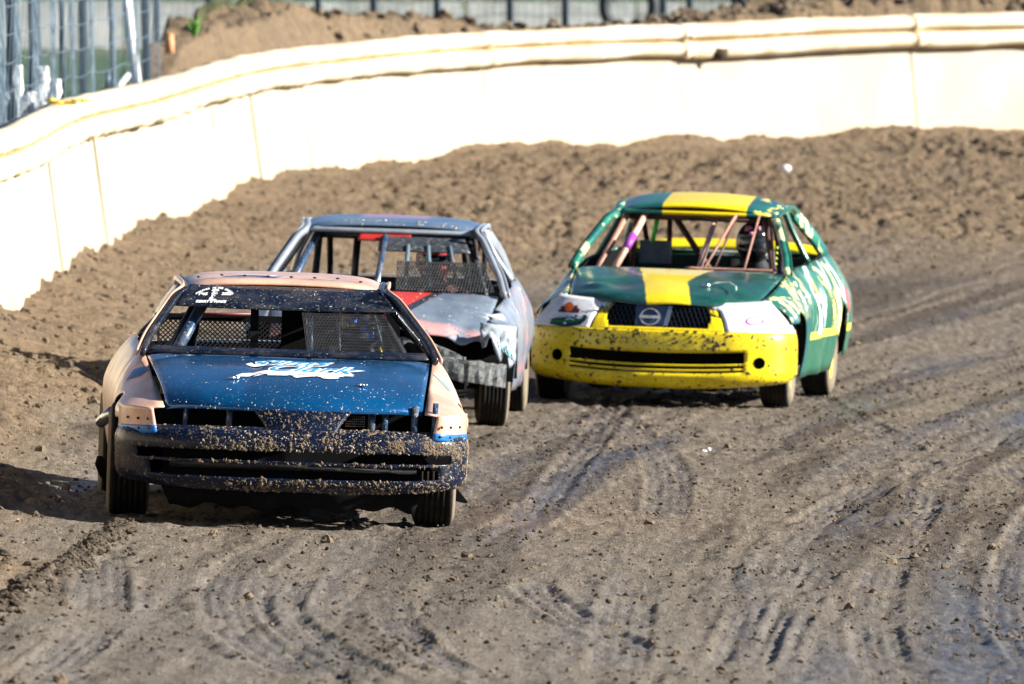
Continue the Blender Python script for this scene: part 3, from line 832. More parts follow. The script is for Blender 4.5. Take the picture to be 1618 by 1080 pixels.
def project(name, verts, faces, target, mat, parent, frame, offset=0.0035, dirv=None):
    """lay flat artwork (2D verts) on a curved panel: frame = (origin, xaxis, yaxis)"""
    o, ax, ay = [Vector(q) for q in frame]
    d = Vector(dirv).normalized() if dirv else ax.cross(ay).normalized() * -1
    if not isinstance(target, (list, tuple)): target = [target]
    bv = []
    for tg in target:
        m_ = tg.data; bv.append(BVHTree.FromPolygons([v.co.copy() for v in m_.vertices], [tuple(p.vertices) for p in m_.polygons]))
    out = []; ok = []
    for v in verts:
        p = o + ax * v[0] + ay * v[1]; best = None
        for t in bv:
            h = t.ray_cast(p - d * 0.6, d, 1.5)
            if h[0] is not None and (best is None or h[3] < best[3]): best = h
        if best is None: out.append(p); ok.append(False)
        else: out.append(best[0] - d * offset); ok.append(True)
    fs = [f for f in faces if all(ok[i] for i in f)]
    if not fs: return None
    used = sorted({q for f_ in fs for q in f_}); ix = {q: i for i, q in enumerate(used)}
    return mk(name, [out[q] for q in used], [tuple(ix[q] for q in f_) for f_ in fs], mat, parent, False)

def text_mesh(s, size=1.0, extrude_bold=0.0, shear=0.0, sx=1.0):
    cu = bpy.data.curves.new('t', 'FONT'); cu.body = s; cu.size = size; cu.align_x = 'CENTER'; cu.align_y = 'CENTER'
    cu.offset = extrude_bold; cu.shear = shear; cu.resolution_u = 3; cu.fill_mode = 'FRONT'
    ob = bpy.data.objects.new('t', cu); COL.objects.link(ob)
    bpy.context.view_layer.update()
    dg = bpy.context.evaluated_depsgraph_get()
    m_ = bpy.data.meshes.new_from_object(ob.evaluated_get(dg))
    vs = [(v.co.x * sx, v.co.y) for v in m_.vertices]; fs = [tuple(p.vertices) for p in m_.polygons]
    bpy.data.objects.remove(ob); bpy.data.meshes.remove(m_); bpy.data.curves.remove(cu)
    return vs, fs
class Art:
    def __init__(s): s.v = []; s.f = []
    def add(s, vs, fs):
        o = len(s.v); s.v += list(vs); s.f += [tuple(i + o for i in f) for f in fs]; return s
    def rect(s, x0, y0, x1, y1, k=6):
        k2 = max(1, int(k)); vs = []; fs = []
        for i in range(k2 + 1):
            for j in range(k2 + 1): vs.append((x0 + (x1 - x0) * i / k2, y0 + (y1 - y0) * j / k2))
        for i in range(k2):
            for j in range(k2): a = i * (k2 + 1) + j; fs.append((a, a + 1, a + k2 + 2, a + k2 + 1))
        return s.add(vs, fs)
    def disc(s, cx, cy, rx, ry, n=20, a0=0, a1=2 * math.pi, rings=2, inner=0.0):
        vs = []; fs = []
        for r in range(rings + 1):
            k = inner + (1 - inner) * r / rings
            for i in range(n + 1):
                a = a0 + (a1 - a0) * i / n; vs.append((cx + rx * k * math.cos(a), cy + ry * k * math.sin(a)))
        for r in range(rings):
            for i in range(n): a = r * (n + 1) + i; fs.append((a, a + 1, a + n + 2, a + n + 1))
        return s.add(vs, fs)
    def ribbon(s, pts, w):
        P = catmull(np.array(pts, float), 6); ws = w if isinstance(w, (list, tuple)) else [w, w]
        vs = []; fs = []; m_ = len(P)
        T = np.gradient(P, axis=0); T /= (np.linalg.norm(T, axis=1)[:, None] + 1e-9)
        for i in range(m_):
            ww = float(np.interp(i / (m_ - 1), np.linspace(0, 1, len(ws)), ws)) / 2
            vs += [(P[i][0] - T[i][1] * ww, P[i][1] + T[i][0] * ww), (P[i][0] + T[i][1] * ww, P[i][1] - T[i][0] * ww)]
        for i in range(m_ - 1): fs.append((2 * i, 2 * i + 1, 2 * i + 3, 2 * i + 2))
        return s.add(vs, fs)
    def text(s, t, size, cx, cy, bold=0.0, shear=0.0, sx=1.0, rot=0.0):
        vs, fs = text_mesh(t, size, bold, shear, sx); c_, s_ = math.cos(rot), math.sin(rot)
        return s.add([(cx + x * c_ - y * s_, cy + x * s_ + y * c_) for x, y in vs], fs)
    def arc_text(s, t, size, cx, cy, R, a0, a1, bold=0.0, sx=1.0):
        for i, ch in enumerate(t):
            if ch == ' ': continue
            a = a0 + (a1 - a0) * i / (len(t) - 1); s.text(ch, size, cx + R * math.sin(a), cy + R * math.cos(a), bold, 0, sx, -a)
        return s
def flat(name, col, rough=0.5): return plain(name, col, rough, var=0.06, bump=0)

def splatter(name, target, n, mat, parent, weight, smin, smax, label=None, seed=1, power=2.5, elong=1.0, lift=0.0):
    """small real lumps of mud stuck to a panel"""
    R = random.Random(seed); m_ = target.data
    tri = []; cum = []; tot = 0
    for p in m_.polygons:
        w_ = p.area * weight(p.center)
        if w_ <= 0: continue
        tot += w_; tri.append(p); cum.append(tot)
    if not tri: return
    import bisect
    mb = MB()
    oct_v = [(1, 0, 0), (-1, 0, 0), (0, 1, 0), (0, -1, 0), (0, 0, 1), (0, 0, -1)]
    oct_f = [(0, 2, 4), (2, 1, 4), (1, 3, 4), (3, 0, 4), (2, 0, 5), (1, 2, 5), (3, 1, 5), (0, 3, 5)]
    for _ in range(n):
        p = tri[bisect.bisect_left(cum, R.random() * tot)]
        vv = [m_.vertices[i].co for i in p.vertices]
        a_, b_ = R.random(), R.random(); q = vv[0].lerp(vv[1], a_).lerp(vv[-1].lerp(vv[min(2, len(vv) - 1)], a_), b_) + p.normal * lift
        sz = smin + (smax - smin) * R.random() ** power; nn = p.normal
        t1 = nn.orthogonal().normalized(); t2 = nn.cross(t1); an = R.uniform(0, 6.28)
        e1 = t1 * math.cos(an) + t2 * math.sin(an); e2 = nn.cross(e1); k1 = R.uniform(.7, 1.6) * elong; k2 = R.uniform(.5, 1.0)
        jit = [R.uniform(.7, 1.3) for _ in range(6)]
        mb.add([q + (e1 * x * k1 + e2 * y * k2 + nn * z * 0.45) * sz * jit[i] for i, (x, y, z) in enumerate(oct_v)], oct_f)
    o = mb.build(name, mat, parent, smooth=False); tag(o, label, kind='stuff'); return o

def bar(parent, pts, r, mat, name='roll_bar', n=10):
    mb = MB(); mb.tube(pts, r, n); return mb.build(name, mat, parent)

def sx_(side, pts): return [(p[0] * side, p[1], p[2]) for p in pts]

# ------------------------------------------------------------------ car body builder
def build_car(P):
    X0, Y0 = P['at']; a = math.radians(P['yaw'])
    zc = P['z0']
    car = empty('race_car', (X0, Y0, zc))
    car.rotation_euler = (Matrix.Rotation(-a, 3, 'Z') @ Matrix.Rotation(0.033, 3, 'Y')).to_euler()
    tag(car, P['label'], 'race car', 'race cars on the dirt track')
    sh = P.get('shift', 0.0)
    M = P['mats']; WB = P['wb']
    B = empty('chassis', (sh, 0, 0), parent=car) if False else car
    def X(p): return (p[0] + sh, p[1], p[2])
    out = {'car': car, 'sh': sh}
    # --- side tables
    W_ = P['W']; TU = P['top_u']; TZ = P['top_z']; zm = P['zm']; arcR = P.get('arcR', .335); azc = .29; rock = P['rocker']
    def zlow(v):
        z = rock
        if abs(v) < arcR: z = azc + math.sqrt(arcR ** 2 - v * v)
        if abs(v - WB) < arcR: z = max(z, azc + math.sqrt(arcR ** 2 - (v - WB) ** 2))
        if v < -.20: z = max(z, P['bump_top'])
        if v > WB + arcR: z = .26
        return z
    def side_pt(v, k, sd, inset=0.0):
        zt = interp(TZ, v); ut = interp(TU, v); zl = min(zlow(v), zt - .02); wm = interp(W_, v)
        z = zt + (zl - zt) * k
        if z > zm: u = wm + (ut - wm) * ((z - zm) / max(zt - zm, .02)) ** 2.0
        else: u = wm - P.get('tuck', .05) * ((zm - z) / max(zm - .2, .02)) ** 1.7
        dent = P['dent'](v, z, sd) if 'dent' in P else 0.0
        return X((sd * (u - inset - dent), v, z))
    out['side_pt'] = side_pt
    def vgrid(v0, v1, step=.035):
        g = set(np.round(np.arange(v0, v1, step), 4)) | {v0, v1}
        for c_ in (0, WB):
            for q in np.linspace(-arcR, arcR, 25):
                if v0 < c_ + q < v1: g.add(float(c_ + q))
                for e in (-.001, .001):
                    if v0 < c_ + arcR * np.sign(q) + e < v1: g.add(float(c_ + arcR * np.sign(q) + e))
        return sorted(g)
    vend = P['vend']
    for sd in (-1, 1):
        for nm, v0, v1, key in (('front_fender', P['vfend'], P['vdoor'] - .006, 'fender'), ('door', P['vdoor'], P['vrear'] - .008, 'door'), ('rear_quarter', P['vrear'], vend, 'quarter')):
            vg = vgrid(v0, v1)
            ks = list(np.linspace(0, 1, 14))
            vs = [side_pt(v, k, sd) for v in vg for k in ks]; fs = []
            K = len(ks)
            for i in range(len(vg) - 1):
                for j in range(K - 1):
                    q = (i * K + j, i * K + j + 1, (i + 1) * K + j + 1, (i + 1) * K + j)
                    if P.get('cutside') and P['cutside'](nm, (vg[i] + vg[i + 1]) / 2, (ks[j] + ks[j + 1]) / 2, sd, vs[q[0]]): continue
                    fs.append(q if sd < 0 else q[::-1])
            mt = M.get(key + ('L' if sd < 0 else 'R'), M[key])
            o = mk(nm, vs, fs, mt, car, True, 0.006, -1.0)
            out[nm + ('L' if sd < 0 else 'R')] = o
            # dark inner skin
            if nm != 'front_fender':
                vs = [side_pt(v, k, sd, .035) for v in vg for k in ks]
                mk('inner_panel', vs, [tuple(reversed(f)) for f in fs], black, car, True)
        # wheel wells
        for c_ in (0, WB):
            vs = []; fs = []
            for i in range(17):
                a_ = math.pi * i / 16
                for q in (0, 1): vs.append(X((sd * (.84 - .33 * q), c_ - math.cos(a_) * (arcR + .004), azc + math.sin(a_) * (arcR + .004))))
            for i in range(16): fs.append((2 * i, 2 * i + 1, 2 * i + 3, 2 * i + 2))
            vs.append(X((sd * .51, c_, azc))); kk = len(vs) - 1
            for i in range(16): fs.append((2 * i + 1, kk, 2 * i + 3))
            mk('wheel_well', vs, fs, black, car, False)
    # --- hood
    H = P['hood']
    def hood(s, t, H=H):
        hw = H['wf'] + (H['wr'] - H['wf']) * s ** .85
        v = (H['vf'] + (H['vfc'] - H['vf']) * abs(t) ** 2.2) * (1 - s) + (H['vr'] + (H['vrc'] - H['vr']) * t * t) * s
        z = H['zf'] + (H['zr'] - H['zf']) * s ** H.get('ps', .8) + H['crown'] * (1 - t * t) * math.sin(math.pi * min(1, s * .9 + .1)) + (H.get('zfc', 0)) * t * t * (1 - s)
        z -= .018 * abs(t) ** 10
        if s < .08: z -= .028 * (1 - s / .08) ** 2
        z += H['dent'](s, t) if 'dent' in H else 0
        return X((hw * t, v, z))
    sgrid = [0, .015, .03, .05, .08] + list(np.linspace(.12, 1, 26))
    out['hood'] = fsurf('hood', hood, 0, 49, M['hood'], car, 0.006, -1.0 if True else 1, ss=sgrid)
    out['hood_f'] = hood
    # --- windshield frame surface
    G = P['ws']
    def ws(s, t, lift=0.0):
        v = G['v0'] + (G['v1'] - G['v0']) * s - G.get('bow', .07) * (1 - t * t) * (1 - .5 * s)
        u = t * (G['u0'] + (G['u1'] - G['u0']) * max(s, 0) ** 1.05)
        z = G['z0'] + (G['z1'] - G['z0']) * (s + .10 * s * (1 - s)) + lift
        return X((u, v, z))
    out['ws'] = ws
    # pillars + side rails
    rf = P['roof']
    for sd in (-1, 1):
        pl = [ws(-.04, sd * 1.03)[0:3]]
        for s in (.2, .4, .6, .8): pl.append(ws(s, sd * 1.035))
        pl = [Vector(q) for q in pl]
        rail = [Vector(X((sd * rf['w0'], rf['v0'] + .02, rf['z0'] - .035))), Vector(X((sd * (rf['w0'] + .025), (rf['v0'] + rf['v1']) / 2, rf['zm'] - .04))), Vector(X((sd * rf['w1'], rf['v1'], rf['z1'] - .045)))]
        cp = [Vector(X((sd * (rf['w1'] + .09), rf['v1'] + .38, rf['z1'] - .20))), Vector(X((sd * (rf['w1'] + .15), P['deck_v'] + .02, P['deck_z'])))]
        pw = P.get('pw', .030)
        def flatbar(pts, wu, wv, name, mat):
            P3 = catmull(np.array([tuple(q) for q in pts]), 5); mb = MB(); k = 10; vs = []; fs = []
            for i, q in enumerate(P3):
                d = Vector(P3[min(i + 1, len(P3) - 1)]) - Vector(P3[max(i - 1, 0)]); d.normalize()
                xx = Vector((sd, 0, 0)); xx = (xx - d * xx.dot(d)).normalized(); yy = d.cross(xx)
                for j in range(k):
                    an = 2 * math.pi * j / k; cx, cy = math.cos(an), math.sin(an)
                    vs.append(Vector(q) + xx * wu * math.copysign(abs(cx) ** .6, cx) + yy * wv * math.copysign(abs(cy) ** .6, cy))
            for i in range(len(P3) - 1):
                for j in range(k): fs.append((i * k + j, i * k + (j + 1) % k, (i + 1) * k + (j + 1) % k, (i + 1) * k + j))
            fs.append(tuple(range(k))[::-1]); fs.append(tuple(range((len(P3) - 1) * k, len(P3) * k)))
            return mk(name, vs, fs, mat, car)
        flatbar(pl + rail + cp, pw * .8, pw, 'side_rail', M.get('pillar' + ('L' if sd < 0 else 'R'), M['pillar']))
        flatbar([rail[-1]] + cp, pw * .85, pw * 1.9, 'rear_pillar', M['rail'])
        # B pillar
        bv_ = P['vrear'] - .02
        flatbar([side_pt(bv_, 0.0, sd, .02), Vector(X((sd * (rf['w0'] + .03 + .05), bv_ - .02, (rf['zm'] + interp(TZ, bv_)) / 2))), Vector(X((sd * (rf['w0'] + .02), bv_ - .05, rf['zm'] - .05)))], .02, .035, 'centre_pillar', M['pillarB'])
        # outer moulding
        if 'mould' in M:
            o_ = [Vector(q) + Vector((sd * .030, .012, .0)) for q in pl] + [q + Vector((sd * .030, 0, .008)) for q in rail]
            flatbar(o_, .008, .016, 'roof_moulding', M['mould'])
    # --- roof
    def roof(s, t):
        w = rf['w0'] + (rf['w1'] - rf['w0']) * s + .012 * math.sin(math.pi * s)
        v = rf['v0'] + (rf['v1'] - rf['v0']) * s - G.get('bow', .07) * .5 * (1 - t * t) * (1 - s) + .05 * (1 - t * t) * s
        z = np.interp(s, [0, .5, 1], [rf['z0'], rf['zm'], rf['z1']]) + rf.get('hump', .0) * math.sin(math.pi * s) + rf.get('crown', .018) * (1 - t * t) - .035 * abs(t) ** 9
        if s < .05: z -= .022 * (1 - s / .05) ** 2
        if 'dent' in rf: z += rf['dent'](s, t)
        return X((w * t, v, z))
    out['roof'] = fsurf('roof', roof, 0, 41, M['roof'], car, 0.006, ss=[0, .01, .025, .05] + list(np.linspace(.08, 1, 20)))
    # header under the roof edge
    fsurf('windscreen_header', lambda s, t: ws(.955 + .05 * s, t * .99, -.004 - .004), 3, 30, M.get('header', M['pillar']), car, .02)
    # --- rear deck, rear panel, floor, firewall
    dv, dz = P['deck_v'], P['deck_z']
    fsurf('boot_lid', lambda s, t: X((t * (P['deck_w'] - .03 * s), dv + (vend - dv) * s, dz + P.get('deck_rise', -.01) * s + .02 * (1 - t * t))), 8, 20, M['deck'], car)
    fsurf('tail_panel', lambda s, t: X((t * (P['deck_w'] - .03 + .12 * math.sin(math.pi * min(s * 1.3, 1) * .5)), vend + .04 * math.sin(math.pi * s) * (1 - t ** 4), dz - .01 - (dz - .27) * s)), 10, 24, M['quarter'], car, .006, 1)
    mb = MB()
    mb.add([X(q) for q in [(-.70, .45, .235), (.70, .45, .235), (.70, WB - .4, .235), (-.70, WB - .4, .235)]], [(0, 1, 2, 3)])
    mb.add([X(q) for q in [(-.50, WB - .4, .30), (.50, WB - .4, .30), (.50, vend - .05, .32), (-.50, vend - .05, .32)]], [(0, 1, 2, 3)])
    mb.build('floor_pan', black, car, False)
    fwz = P['hood']['zr'] - .05
    fsurf('firewall', lambda s, t: X((t * (.50 + .18 * s), .46 - .05 * s, .22 + (fwz - .22) * s)), 4, 6, black, car)
    mb = MB(); mb.box(X((0, -.02, .40)), (.80, .62, .34)); mb.box(X((0, .05, .56)), (.5, .4, .06)); mb.box(X((.22, -.1, .60)), (.16, .2, .05)); mb.tube([X((-.7, 0, .26)), X((.7, 0, .26))], .03, 8)
    for q in (-.62, -.58, .60): mb.tube([X((q * .75, -.28, .24)), X((q, .1, .27))], .022, 6)
    mb.build('engine', black, car, False)
    for q in (-.35, .0, .38):
        pass
    fsurf('undertray', lambda s, t: X((t * .55, -.62 + .5 * s, .19 + .03 * math.sin(7 * t) * (1 - s) + .02 * s)), 4, 16, black, car)
    # axles and exhaust
    mb = MB(); mb.tube([X((-.7, WB, .29)), X((.7, WB, .29))], .04, 8); mb.tube([X((.1, .3, .19)), X((.12, 1.5, .18)), X((.3, vend - .1, .22))], .03, 8); mb.build('rear_axle', black, car)
    # --- wheels
    R = .29
    ft, rt = P['ft'], P['rt']
    for sd in (-1, 1):
        make_wheel(car, ((sd * ft, 0, R)), R, P.get('tw', .21), sd, M['rim'], P.get('steer', 0))
        make_wheel(car, ((sd * rt + P.get('rshift', 0), WB, R)), R, P.get('tw', .21), sd, M.get('rimrear', M['rim']))
    return out

def bumper(out, P, mat, zs, cut, W=.885, D=.48, vb=-.37, pn=3.2, off=None, zadj=None, name='front_bumper', ts=None, solid=.008, smooth=True):
    sh = out['sh']
    def f(z, t):
        th = t * math.pi / 2; s_, c_ = math.sin(th), math.cos(th)
        d = off(z) if off else 0
        u = (W - d) * math.copysign(abs(s_) ** (2 / pn), s_); v = vb - (D - d) * max(c_, 0) ** (2 / pn)
        return (u + sh, v, z + (zadj(z, u, t) if zadj else 0))
    if ts is None:
        # even spacing along u for the face, finer round the corners
        us = list(np.linspace(-.985, .985, 61)); ts = sorted(set([-1.0] + [math.copysign(math.asin(min(1, abs(u)) ** (pn / 2)) / (math.pi / 2), u) for u in us] + [1.0]))
    cc = None
    if cut:
        def cc(z, t):
            th = t * math.pi / 2; u = W * math.copysign(abs(math.sin(th)) ** (2 / pn), math.sin(th)); return cut(z, u)
    o = fsurf(name, f, 0, 0, mat, out['car'], solid, 1.0, cut=cc, ss=zs, ts=ts, smooth=smooth)
    out[name + '_f'] = f
    return o

# ------------------------------------------------------------------ driver
def driver(out, seat, head_z, suit, helmet_mat, label, accents, glove_mat=None, lean=0.0, group='drivers at the wheel'):
    car = out['car']
    bpy.context.view_layer.update()
    u, v = seat; u += out['sh']
    hz = head_z
    J = {}
    verts = []; edges = []; rad = []
    def add(p, r, par=None):
        verts.append((p[0] + u, p[1] + v, p[2])); rad.append(r)
        if par is not None: edges.append((par, len(verts) - 1))
        return len(verts) - 1
    pel = add((0, .18, .36), (.15, .13))
    sp1 = add((0, .22, .50), (.15, .115), pel); ch = add((0, .20, hz - .34), (.17, .12), sp1); uc = add((lean * .3, .17, hz - .22), (.13, .10), ch)
    nk = add((lean * .6, .13, hz - .14), (.058, .058), uc); hd = add((lean, .10, hz - .02), (.085, .09), nk); add((lean, .09, hz + .05), (.07, .08), hd)
    hands = []
    for sd in (-1, 1):
        s1 = add((sd * .17, .17, hz - .235), (.065, .065), uc); e = add((sd * .25, -.06, hz - .44), (.048, .048), s1); w = add((sd * .17, -.30, hz - .33), (.032, .032), e); h_ = add((sd * .155, -.36, hz - .31), (.036, .024), w)
        hands.append((sd, (sd * .155 + u, -.36 + v, hz - .31)))
        k1 = add((sd * .10, .02, .37), (.095, .09), pel); k2 = add((sd * .15, -.33, .52), (.062, .062), k1); k3 = add((sd * .12, -.68, .34), (.042, .045), k2); add((sd * .12, -.80, .37), (.035, .03), k3)
    o0 = Vector((u, v + .18, .30))
    me_ = bpy.data.meshes.new('person'); me_.from_pydata([tuple(Vector(q) - o0) for q in verts], edges, []); me_.update()
    ob = bpy.data.objects.new('person', me_); COL.objects.link(ob)
    sk = ob.modifiers.new('skin', 'SKIN'); sk.use_smooth_shade = True
    if not me_.skin_vertices: me_.attributes
    for i, r in enumerate(rad):
        me_.skin_vertices[0].data[i].radius = r
    me_.skin_vertices[0].data[0].use_root = True
    sb = ob.modifiers.new('sub', 'SUBSURF'); sb.levels = 1; sb.render_levels = 2
    me_.materials.append(suit)
    ob.matrix_world = car.matrix_world @ Matrix.Translation(o0)
    tag(ob, label, 'person', group)
    # helmet
    def L(p): return tuple(Vector(p) - o0)
    hc = Vector((u + lean, v + .10, hz))
    vs = []; fs = []; n1, n2 = 20, 28
    for i in range(n1 + 1):
        ph = math.pi * i / n1
        for j in range(n2):
            a_ = 2 * math.pi * j / n2; x = math.sin(ph) * math.cos(a_); y = math.sin(ph) * math.sin(a_); z = math.cos(ph)
            rx, ry, rz = .125, .148, .145
            if z < -.2: rx *= 1 - .10 * (-z - .2); ry *= (1 + .12 * (-z)) if y < 0 else 1 - .15 * (-z)
            z = max(z, -.86)
            # eye port
            k = 0.0
            if y < -.35 and -.28 < z < .22 and abs(x) < .82: k = .016
            vs.append(L(hc + Vector((x * (rx - k), y * (ry - k), z * rz))))
    for i in range(n1):
        for j in range(n2): fs.append((i * n2 + j, (i + 1) * n2 + j, (i + 1) * n2 + (j + 1) % n2, i * n2 + (j + 1) % n2))
    hm = mk('helmet', vs, fs, helmet_mat, ob)
    vs = []; fs = []
    for i in range(7):
        z = -.27 + .48 * i / 6
        for j in range(15):
            a_ = -math.pi / 2 + (j - 7) / 7 * 1.02; r_ = math.sqrt(1 - z * z)
            vs.append(L(hc + Vector((math.cos(a_) * r_ * .121, math.sin(a_) * r_ * .144, z * .145))))
    for i in range(6):
        for j in range(14): fs.append((i * 15 + j, i * 15 + j + 1, (i + 1) * 15 + j + 1, (i + 1) * 15 + j))
    visor = mk('visor', vs, fs, VISOR, hm)
    for (dx, dz, r_, mt) in accents:
        mb = MB(); y_ = -math.sqrt(max(0.02, 1 - (dx / .125) ** 2 - (dz / .145) ** 2)) * .150
        mb.ico(L(hc + Vector((dx, y_, dz))), r_, .2, squash=(1, .25, 1)); mb.build('helmet_mark', mt, hm)
    # gloves: palm and five fingers closing on the wheel rim
    for sd, hp in hands:
        mb = MB(); hp = Vector(hp)
        mb.ico(hp, .045, .05, squash=(.75, 1.1, 1.15))
        for k in range(4):
            z0 = .030 - .020 * k; ln = (.85, 1.0, .95, .75)[k]
            mb.tube([hp + Vector((-sd * .005, -.02, z0)), hp + Vector((-sd * .012, -.055 * ln, z0 + .002)), hp + Vector((-sd * .038, -.075 * ln, z0)), hp + Vector((-sd * .060, -.052 * ln, z0 - .002))], [.0105, .010, .0095, .007], 7)
        mb.tube([hp + Vector((-sd * .01, .015, .035)), hp + Vector((-sd * .035, .005, .055)), hp + Vector((-sd * .055, -.025, .058))], [.013, .011, .008], 7)
        mb.v = [L(q) for q in mb.v]; mb.build('glove', glove_mat or suit, ob)
    # harness straps
    for sd in (-1, 1):
        mb = MB(); pts = [(sd * .085 + u, v + .05, hz - .175), (sd * .08 + u, v + .055, hz - .26), (sd * .05 + u, v + .07, hz - .40), (sd * .02 + u, v + .06, hz - .52)]
        pts = [Vector(L(p)) for p in pts]
        vs = []; 
        for p in pts: vs += [p + Vector((-.024, 0, 0)), p + Vector((.024, 0, 0)), p + Vector((.024, .004, 0)), p + Vector((-.024, .004, 0))]
        fs = []
        for i in range(3): 
            for j in range(4): fs.append((i * 4 + j, i * 4 + (j + 1) % 4, i * 4 + 4 + (j + 1) % 4, i * 4 + 4 + j))
        mk('harness_strap', vs, fs, accents[0][3] if accents else suit, ob, False)
    # seat and wheel belong to the car
    mb = MB()
    mb.box((u, v + .10, .27), (.44, .44, .08)); 
    mb.build('seat', black, car)
    fsurf('seat_back', lambda s, t: (u + t * (.23 - .05 * s), v + .34 + .10 * s - .09 * abs(t) ** 2, .28 + (hz - .12 - .28) * s), 8, 12, black, car, .03)
    mb = MB(); c0 = Vector((u, v - .40, hz - .31)); pts = []
    for i in range(25):
        a_ = 2 * math.pi * i / 24; pts.append(c0 + Vector((math.cos(a_) * .165, math.sin(a_) * .05, math.sin(a_) * .155)))
    mb.tube(pts, .013, 8, False); 
    for i in range(3): a_ = math.pi * (.5 + i * .667) + 1.0; mb.tube([c0, c0 + Vector((math.cos(a_) * .16, math.sin(a_) * .05, math.sin(a_) * .15))], .01, 6)
    mb.tube([c0, c0 + Vector((0, -.3, -.06))], .016, 8)
    mb.build('steering_wheel', black, car)
    return ob
VISOR, nt, b = new_mat('smoked_visor'); b.inputs['Base Color'].default_value = (.01, .012, .016, 1); b.inputs['Roughness'].default_value = .1; b.inputs['Coat Weight'].default_value = .6

def cabin_shade_net(out, P, sd=1):  # net added over the driver's side opening to block sun and darken the cabin
    rf = P['roof']; sh = out['sh']; mb = MB(); v0, v1 = .98, P['vrear'] - .06
    def pt(a_, b_):
        v = v0 + (v1 - v0) * a_; zb = interp(P['top_z'], v) - .01; ub = interp(P['top_u'], v) - .035
        return Vector((sd * (ub + (rf['w0'] - .02 - ub) * b_) + sh, v, zb + (rf['zm'] - .06 - zb) * b_))
    def web(pa, pb, w):
        d = (pb - pa).normalized(); s_ = d.cross(Vector((sd, 0, 0))).normalized() * w / 2; n_ = Vector((sd * .002, 0, 0))
        mb.add([pa - s_ - n_, pa + s_ - n_, pb + s_ - n_, pb - s_ - n_, pa - s_ + n_, pa + s_ + n_, pb + s_ + n_, pb - s_ + n_], [(0, 1, 2, 3), (7, 6, 5, 4), (0, 4, 5, 1), (3, 2, 6, 7), (0, 3, 7, 4), (1, 5, 6, 2)])
    for i in range(13): web(pt(i / 12, 0), pt(i / 12, 1), .026)
    for i in range(6): web(pt(0, i / 5), pt(1, i / 5), .026)
    return tag(mb.build('cabin_shade_net', black, out['car'], False), kind='stuff')
def wire_screen(name, f, s0, s1, t0, t1, ns, nt_, r, mat, parent, diamond=False):
    """net of thin wires on a surface f(s,t)"""
    mb = MB()
    if not diamond:
        for i in range(nt_ + 1): t = t0 + (t1 - t0) * i / nt_; mb.tube([f(s0, t), f((s0 + s1) / 2, t), f(s1, t)], r, 4, False)
        for i in range(ns + 1): s = s0 + (s1 - s0) * i / ns; mb.tube([f(s, t0 + (t1 - t0) * q / 4) for q in range(5)], r, 4, False)
    else:
        for sg in (1, -1):
            for i in range(nt_ + 1):
                pts = []
                for j in range(ns + 1):
                    k = (j % 2) * .5 * sg; t = t0 + (t1 - t0) * min(max((i + k) / nt_, 0), 1); pts.append(f(s0 + (s1 - s0) * j / ns, t))
                mb.tube(pts, r, 4, False)
    return tag(mb.build(name, mat, parent), kind='stuff')
# ================================================================== CAR A : dark blue and peach coupe in front
peach = paint('peach_paint', (0.66, 0.40, 0.28), 0.28, mud=0.05, film=0.22, mudscale=1.6)
blueA = paint('blue_metallic', (0.001, 0.090, 0.25), 0.20, 0.5, mud=-0.5, film=0.03, coat=0.4, mudc=(.30, .28, .25))
blueB = paint('blue_bumper', (0.001, 0.006, 0.022), 0.30, 0.0, mud=0.25, film=0.02, low=0.05, coat=0.12, mudc=(.20, .15, .10))
navy = paint('navy_strip', (0.002, 0.005, 0.014), 0.32, 0.0, mud=-0.1, film=0.08, coat=0.3, mudc=(.42, .38, .32))
for m__ in (blueB, navy): m__.node_tree.nodes['Principled BSDF'].inputs['Specular IOR Level'].default_value = .25
bluetube = paint('blue_tube', (0.008, 0.045, 0.11), 0.3, 0.1, mud=0.4, film=0.3, mudc=(.35, .30, .24))
PA = dict(at=(-1.178, 62.0), yaw=-3.0, z0=0.047, shift=0.035, wb=2.66, label='dark blue and peach coupe race car leading on the left with mud on its bumper',
    mats=dict(hood=blueA, fender=peach, door=peach, quarter=peach, roof=peach, pillar=navy, pillarB=navy, rail=blueA, deck=blueA, rim=rim_dark, mould=peach, header=peach),
    W=[(-.70, .74), (-.62, .815), (-.5, .86), (-.3, .885), (.6, .885), (1.5, .89), (2.6, .90), (3.2, .87), (3.55, .80)],
    top_u=[(-.70, .65), (-.5, .662), (0, .70), (.45, .735), (.8, .748), (2.0, .755), (2.9, .73), (3.55, .66)],
    top_z=[(-.70, .575), (-.5, .612), (0, .71), (.45, .822), (.8, .85), (1.6, .87), (2.6, .86), (3.1, .82), (3.55, .78)],
    zm=.55, rocker=.20, bump_top=.515, vfend=-.66, vdoor=.62, vrear=1.85, vend=3.55, deck_v=3.0, deck_z=.81, deck_w=.68,
    hood=dict(wf=.645, wr=.722, vf=-.76, vfc=-.58, vr=.34, vrc=.47, zf=.602, zfc=.012, zr=.825, crown=.020, ps=.60),
    ws=dict(v0=.40, v1=1.20, u0=.725, u1=.488, z0=.838, z1=1.168), pw=.019,
    roof=dict(v0=1.20, v1=2.15, w0=.50, w1=.52, z0=1.178, zm=1.212, z1=1.185),
    ft=.775, rt=.745, rshift=-.02, tw=.215, steer=math.radians(-1.0))
def hd(s, t):
    z = 0
    z += -.012 * math.exp(-((t + .42 - s * .25) / .05) ** 2) * (1 - s) * s * 4      # crease
    z += .010 * math.exp(-((t - .50 + s * .1) / .16) ** 2 - ((s - .75) / .12) ** 2)
    z += -.010 * math.exp(-((t - .1) / .25) ** 2 - ((s - .9) / .1) ** 2)
    return z
PA['hood']['dent'] = hd
def cutA(nm, v, k, sd, p):
    if nm == 'front_fender' and v < -.40 and k > .99: return True
    return False
PA['cutside'] = cutA
